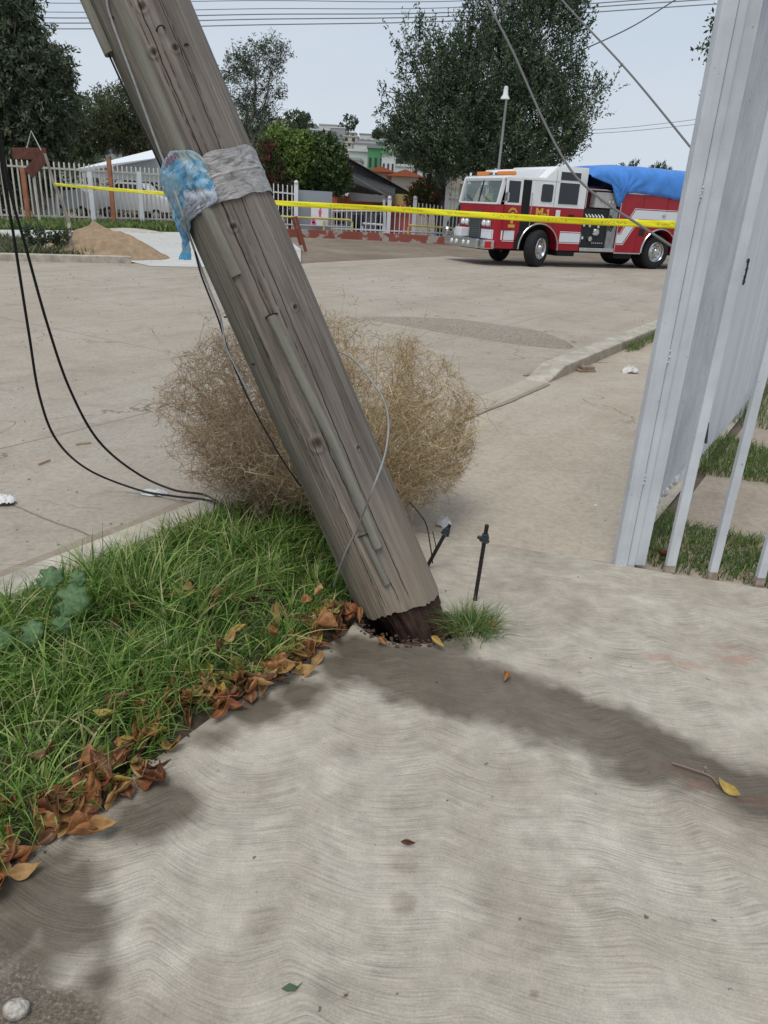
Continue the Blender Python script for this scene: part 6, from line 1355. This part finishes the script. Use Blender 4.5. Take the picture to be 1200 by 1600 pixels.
solid('canopy_fascia', [R3(545, 300, YH-4.2), R3(600, 306, YH-4.2), R3(614, 317, YH-4.2), R3(548, 314, YH-4.2)], .15, m_greyf)
solid('wall', [R3(518, 305, YH), R3(608, 309, YH), R3(608, 368, YH), R3(518, 366, YH)], 4, m_redwall)
solid('wall', [R3(606, 302, YH-.4), R3(641, 304, YH-.4), R3(641, 320, YH-.4), R3(606, 319, YH-.4)], 4, m_yelwall)
solid('wall', [R3(606, 319, YH-.5), R3(645, 320, YH-.5), R3(645, 370, YH-.5), R3(606, 369, YH-.5)], 4, m_redwall)
solid('wall', [R3(520, 331, YH-.6), R3(606, 333, YH-.6), R3(606, 368, YH-.6), R3(520, 366, YH-.6)], .3, m_lightwall)
solid('red_column', [R3(527, 306, YH-3), R3(543, 307, YH-3), R3(543, 318, YH-3), R3(527, 317, YH-3)], .5, m_redwall)
b = MB(); b.bar(R3(600, 312, YH-4.2), R3(601, 366, YH-4.2), .12, .12, up=(0, 1, 0)); b.build('canopy_post', m_pw, hs)
for (x0, x1, y0, y1) in ((523, 530, 332, 350), (532, 537, 332, 350), (552, 560, 336, 362), (562, 568, 336, 362), (590, 598, 336, 358), (612, 640, 326, 331)):
    solid('window', [R3(x0, y0, YH-.65), R3(x1, y0, YH-.65), R3(x1, y1, YH-.65), R3(x0, y1, YH-.65)], .04, m_glass if y0 > 330 else m_lightwall)
# building glimpsed behind the eucalyptus
fb = thing('flat_roofed_building', 'flat roofed grey building glimpsed behind the eucalyptus trunks', 'building', tuple(AT(205, 320, 75)))
fo = Vector(fb.location)
def fslab(name, pts, depth, mat, root, ro):
    b = MB(); f = [p-ro for p in pts]; k = [c+Vector((0, depth, 0)) for c in f]; n = len(f); b.add(f+k, [tuple(range(n)), tuple(range(2*n-1, n-1, -1))]+[(i, i+n, (i+1) % n+n, (i+1) % n) for i in range(n)]); return b.build(name, mat, root)
fslab('wall', [AT(150, 206, 75), AT(250, 212, 75), AT(250, 330, 75), AT(150, 325, 75)], 8, m_lightwall, fb, fo)
fslab('roof', [AT(145, 199, 74), AT(255, 205, 74), AT(255, 209, 74), AT(145, 203, 74)], 10, m_tent2, fb, fo)
for k in range(5): fslab('window', [AT(158+k*18, 218, 74.8), AT(168+k*18, 218, 74.8), AT(168+k*18, 240, 74.8), AT(158+k*18, 240, 74.8)], .1, m_glass, fb, fo)

# hillside with small houses
def hillz(x, y):                           # terrain height
    ridge = np.interp(x, [-400, -150, -40, 0, 20, 60, 120, 300], [22, 26, 24.5, 20, 16.5, 10, 5, 3])
    t = np.clip((y-90)/220, 0, 1); return ridge*(t*.75+.25*t*t*(3-2*t))-.2
nx, ny = 120, 60; xs = np.linspace(-420, 320, nx); ys = np.linspace(85, 420, ny); XX, YY = np.meshgrid(xs, ys); ZZ = hillz(XX, YY)+1.2*(fbm(XX*.05, YY*.05, 2)-.5)*np.clip((YY-90)/60, 0, 1)
m_hill = M('dry_hillside', (.25, .235, .18), .95, col2=(.11, .135, .075), nscale=.06)
struct(npmesh('hills', np.stack([XX, YY, ZZ], -1).reshape(-1, 3), grid_faces(nx, ny), m_hill, smooth=True), 'hillside rising behind the houses')
hm = [M('house_white', (.66, .66, .63), .9), M('house_cream', (.52, .48, .40), .9), M('house_grey', (.36, .36, .35), .9), M('house_tan', (.40, .33, .26), .9)]; m_tile = M('red_clay_tile', (.38, .11, .06), .9); m_green = M('green_wall', (.10, .30, .13), .85); m_froof = M('flat_roof_grey', (.28, .27, .26), .9)
b = MB(); b.box((-.5, -.05, 0), (.5, .04, 1)); WP = b.build('window', m_glass); WP_used = [0]
def wpane(t, loc, w_, h_):
    o = dup(WP, t) if WP_used[0] else WP
    if not WP_used[0]: WP.parent = t
    WP_used[0] = 1; o.location = loc; o.scale = (w_, 1, h_); o.name = 'window'; return o
def hhouse(x, y, w_, d_, h_, wm, rm, label, group=None, gable=False, nw=3, rz=0.):
    z = float(hillz(x, y))-1.0; t = thing('hillside_house', label, 'house', (x, y, z), rz, group)
    b = MB(); b.box((-w_/2, -d_/2, 0), (w_/2, d_/2, h_)); b.build('wall', wm, t)
    b = MB()
    if gable: b.prism([(-w_/2-.4, h_), (0, h_+w_*.22), (w_/2+.4, h_), (w_/2+.4, h_+.01)][:3], lambda x_, z_: (x_, -d_/2-.4, z_+.01), lambda x_, z_: (x_, d_/2+.4, z_+.01))
    else: b.box((-w_/2-.15, -d_/2-.15, h_+.003), (w_/2+.15, d_/2+.15, h_+.35))
    b.build('roof', rm, t)
    for k in range(nw):
        for fl_ in range(max(1, int((h_-1)/2.8))): wpane(t, (-w_/2+w_*(k+.5)/nw, -d_/2, 2.1+fl_*2.2), w_/nw*.42, 1.0)
rh = random.Random(5)
for row, y in enumerate(np.linspace(130, 305, 13)):
    xlo, xhi = -y*.21, y*.105
    n_ = int((xhi-xlo)/6.5)
    for k in range(n_):
        x = xlo+(k+rh.uniform(.2, .8))*(xhi-xlo)/n_
        if rh.random() < .12: continue
        hhouse(x, y+rh.uniform(-5, 5), rh.uniform(3.6, 7), rh.uniform(5, 7), rh.choice([2.8, 3.4, 4.4, 5]), rh.choice([hm[0], hm[0], hm[1], hm[2], hm[3]]), rh.choice([m_froof, hm[0], hm[1], m_froof]), 'small pale flat roofed house among many on the distant hillside', 'pale houses scattered over the distant hillside', nw=rh.choice([2, 3]))
def spot(px, py, Y): c = AT(px, py, Y); return c
for (px0, px1, py0, py1, Y, wm, rm, lab, gb) in [(575, 601, 231, 256, 105, m_green, m_froof, 'green walled building on the hillside left of the pine', False), (597, 618, 240, 262, 104, hm[0], m_green, 'white box house with a green stripe beside the green building', False),
        (578, 612, 268, 290, 78, hm[3], m_tile, 'house with a red clay tile roof just above the sheet metal roof', True), (612, 655, 275, 320, 70, hm[1], m_tile, 'cream house partly hidden by the pine with a terracotta roof edge', True), (545, 585, 236, 262, 110, hm[0], hm[0], 'white terrace house below the green building', False), (588, 597, 222, 236, 112, m_green, m_froof, 'upper storey of green painted house on the hillside', False),
        (540, 562, 250, 272, 96, hm[0], hm[2], 'white low house showing above the slope of the metal roof', False), (455, 500, 206, 222, 240, hm[0], m_froof, 'long white building on the ridge above the citrus trees', False), (655, 690, 290, 330, 66, hm[3], m_froof, 'tan house wall seen between the pine trunks', False), (420, 450, 205, 222, 230, hm[1], m_froof, 'cream building on the ridge nearest the leaning pole', False)]:
    a = spot(px0, py0, Y); c = spot(px1, py0, Y); d = spot(px0, py1, Y); t = thing('hillside_house', lab, 'house', ((a.x+c.x)/2, Y, d.z-2.)); w_ = c.x-a.x; h_ = a.z-d.z+2.
    b = MB(); b.box((-w_/2, 0, -3), (w_/2, 8, h_)); b.build('wall', wm, t); b = MB()
    if gb: b.prism([(-w_/2-.5, h_+.01), (0, h_+w_*.24), (w_/2+.5, h_+.01)], lambda x_, z_: (x_, -.6, z_), lambda x_, z_: (x_, 8.5, z_))
    else: b.box((-w_/2-.15, -.2, h_+.003), (w_/2+.15, 8.2, h_+.3))
    b.build('roof', rm, t)
    for k in range(3): wpane(t, (-w_/2+w_*(k+.5)/3, 0, h_-2.2), w_*.14, 1.1)
# trees dotted on the hill
for k in range(16):
    y = rh.uniform(120, 300); x = rh.uniform(-y*.2, y*.1); z = float(hillz(x, y)); s_ = rh.uniform(1.6, 3.2); t = thing('hillside_tree', 'small dark round tree among the houses on the distant hillside', 'tree', (x, y, z), 0, 'dark trees dotted over the distant hillside')
    V, F, v = crown([(0, 0, s_+3, s_, s_, s_*.8)], 60, 12, 1.3, (.7, .5), (.5, .4), 0, .5, .6, 100+k); npmesh('crown', V, F, m_dark, t, dict(v=v)); b = MB(); b.tube([(0, 0, -.5), (0, 0, s_+2)], .2, 6); b.build('trunk', m_bark, t)
c = AT(484, 203, 250); t = thing('hillside_tree', 'single dark tree standing on the ridge line above the citrus trees', 'tree', (c.x, c.y, c.z-4)); V, F, v = crown([(0, 0, 4, 1.6, 1.6, 2)], 50, 12, .9, (.6, .4), (.5, .5), 0, .5, .6, 222); npmesh('crown', V, F, m_dark, t, dict(v=v)); b = MB(); b.tube([(0, 0, -2), (0, 0, 4)], .2, 6); b.build('trunk', m_bark, t)
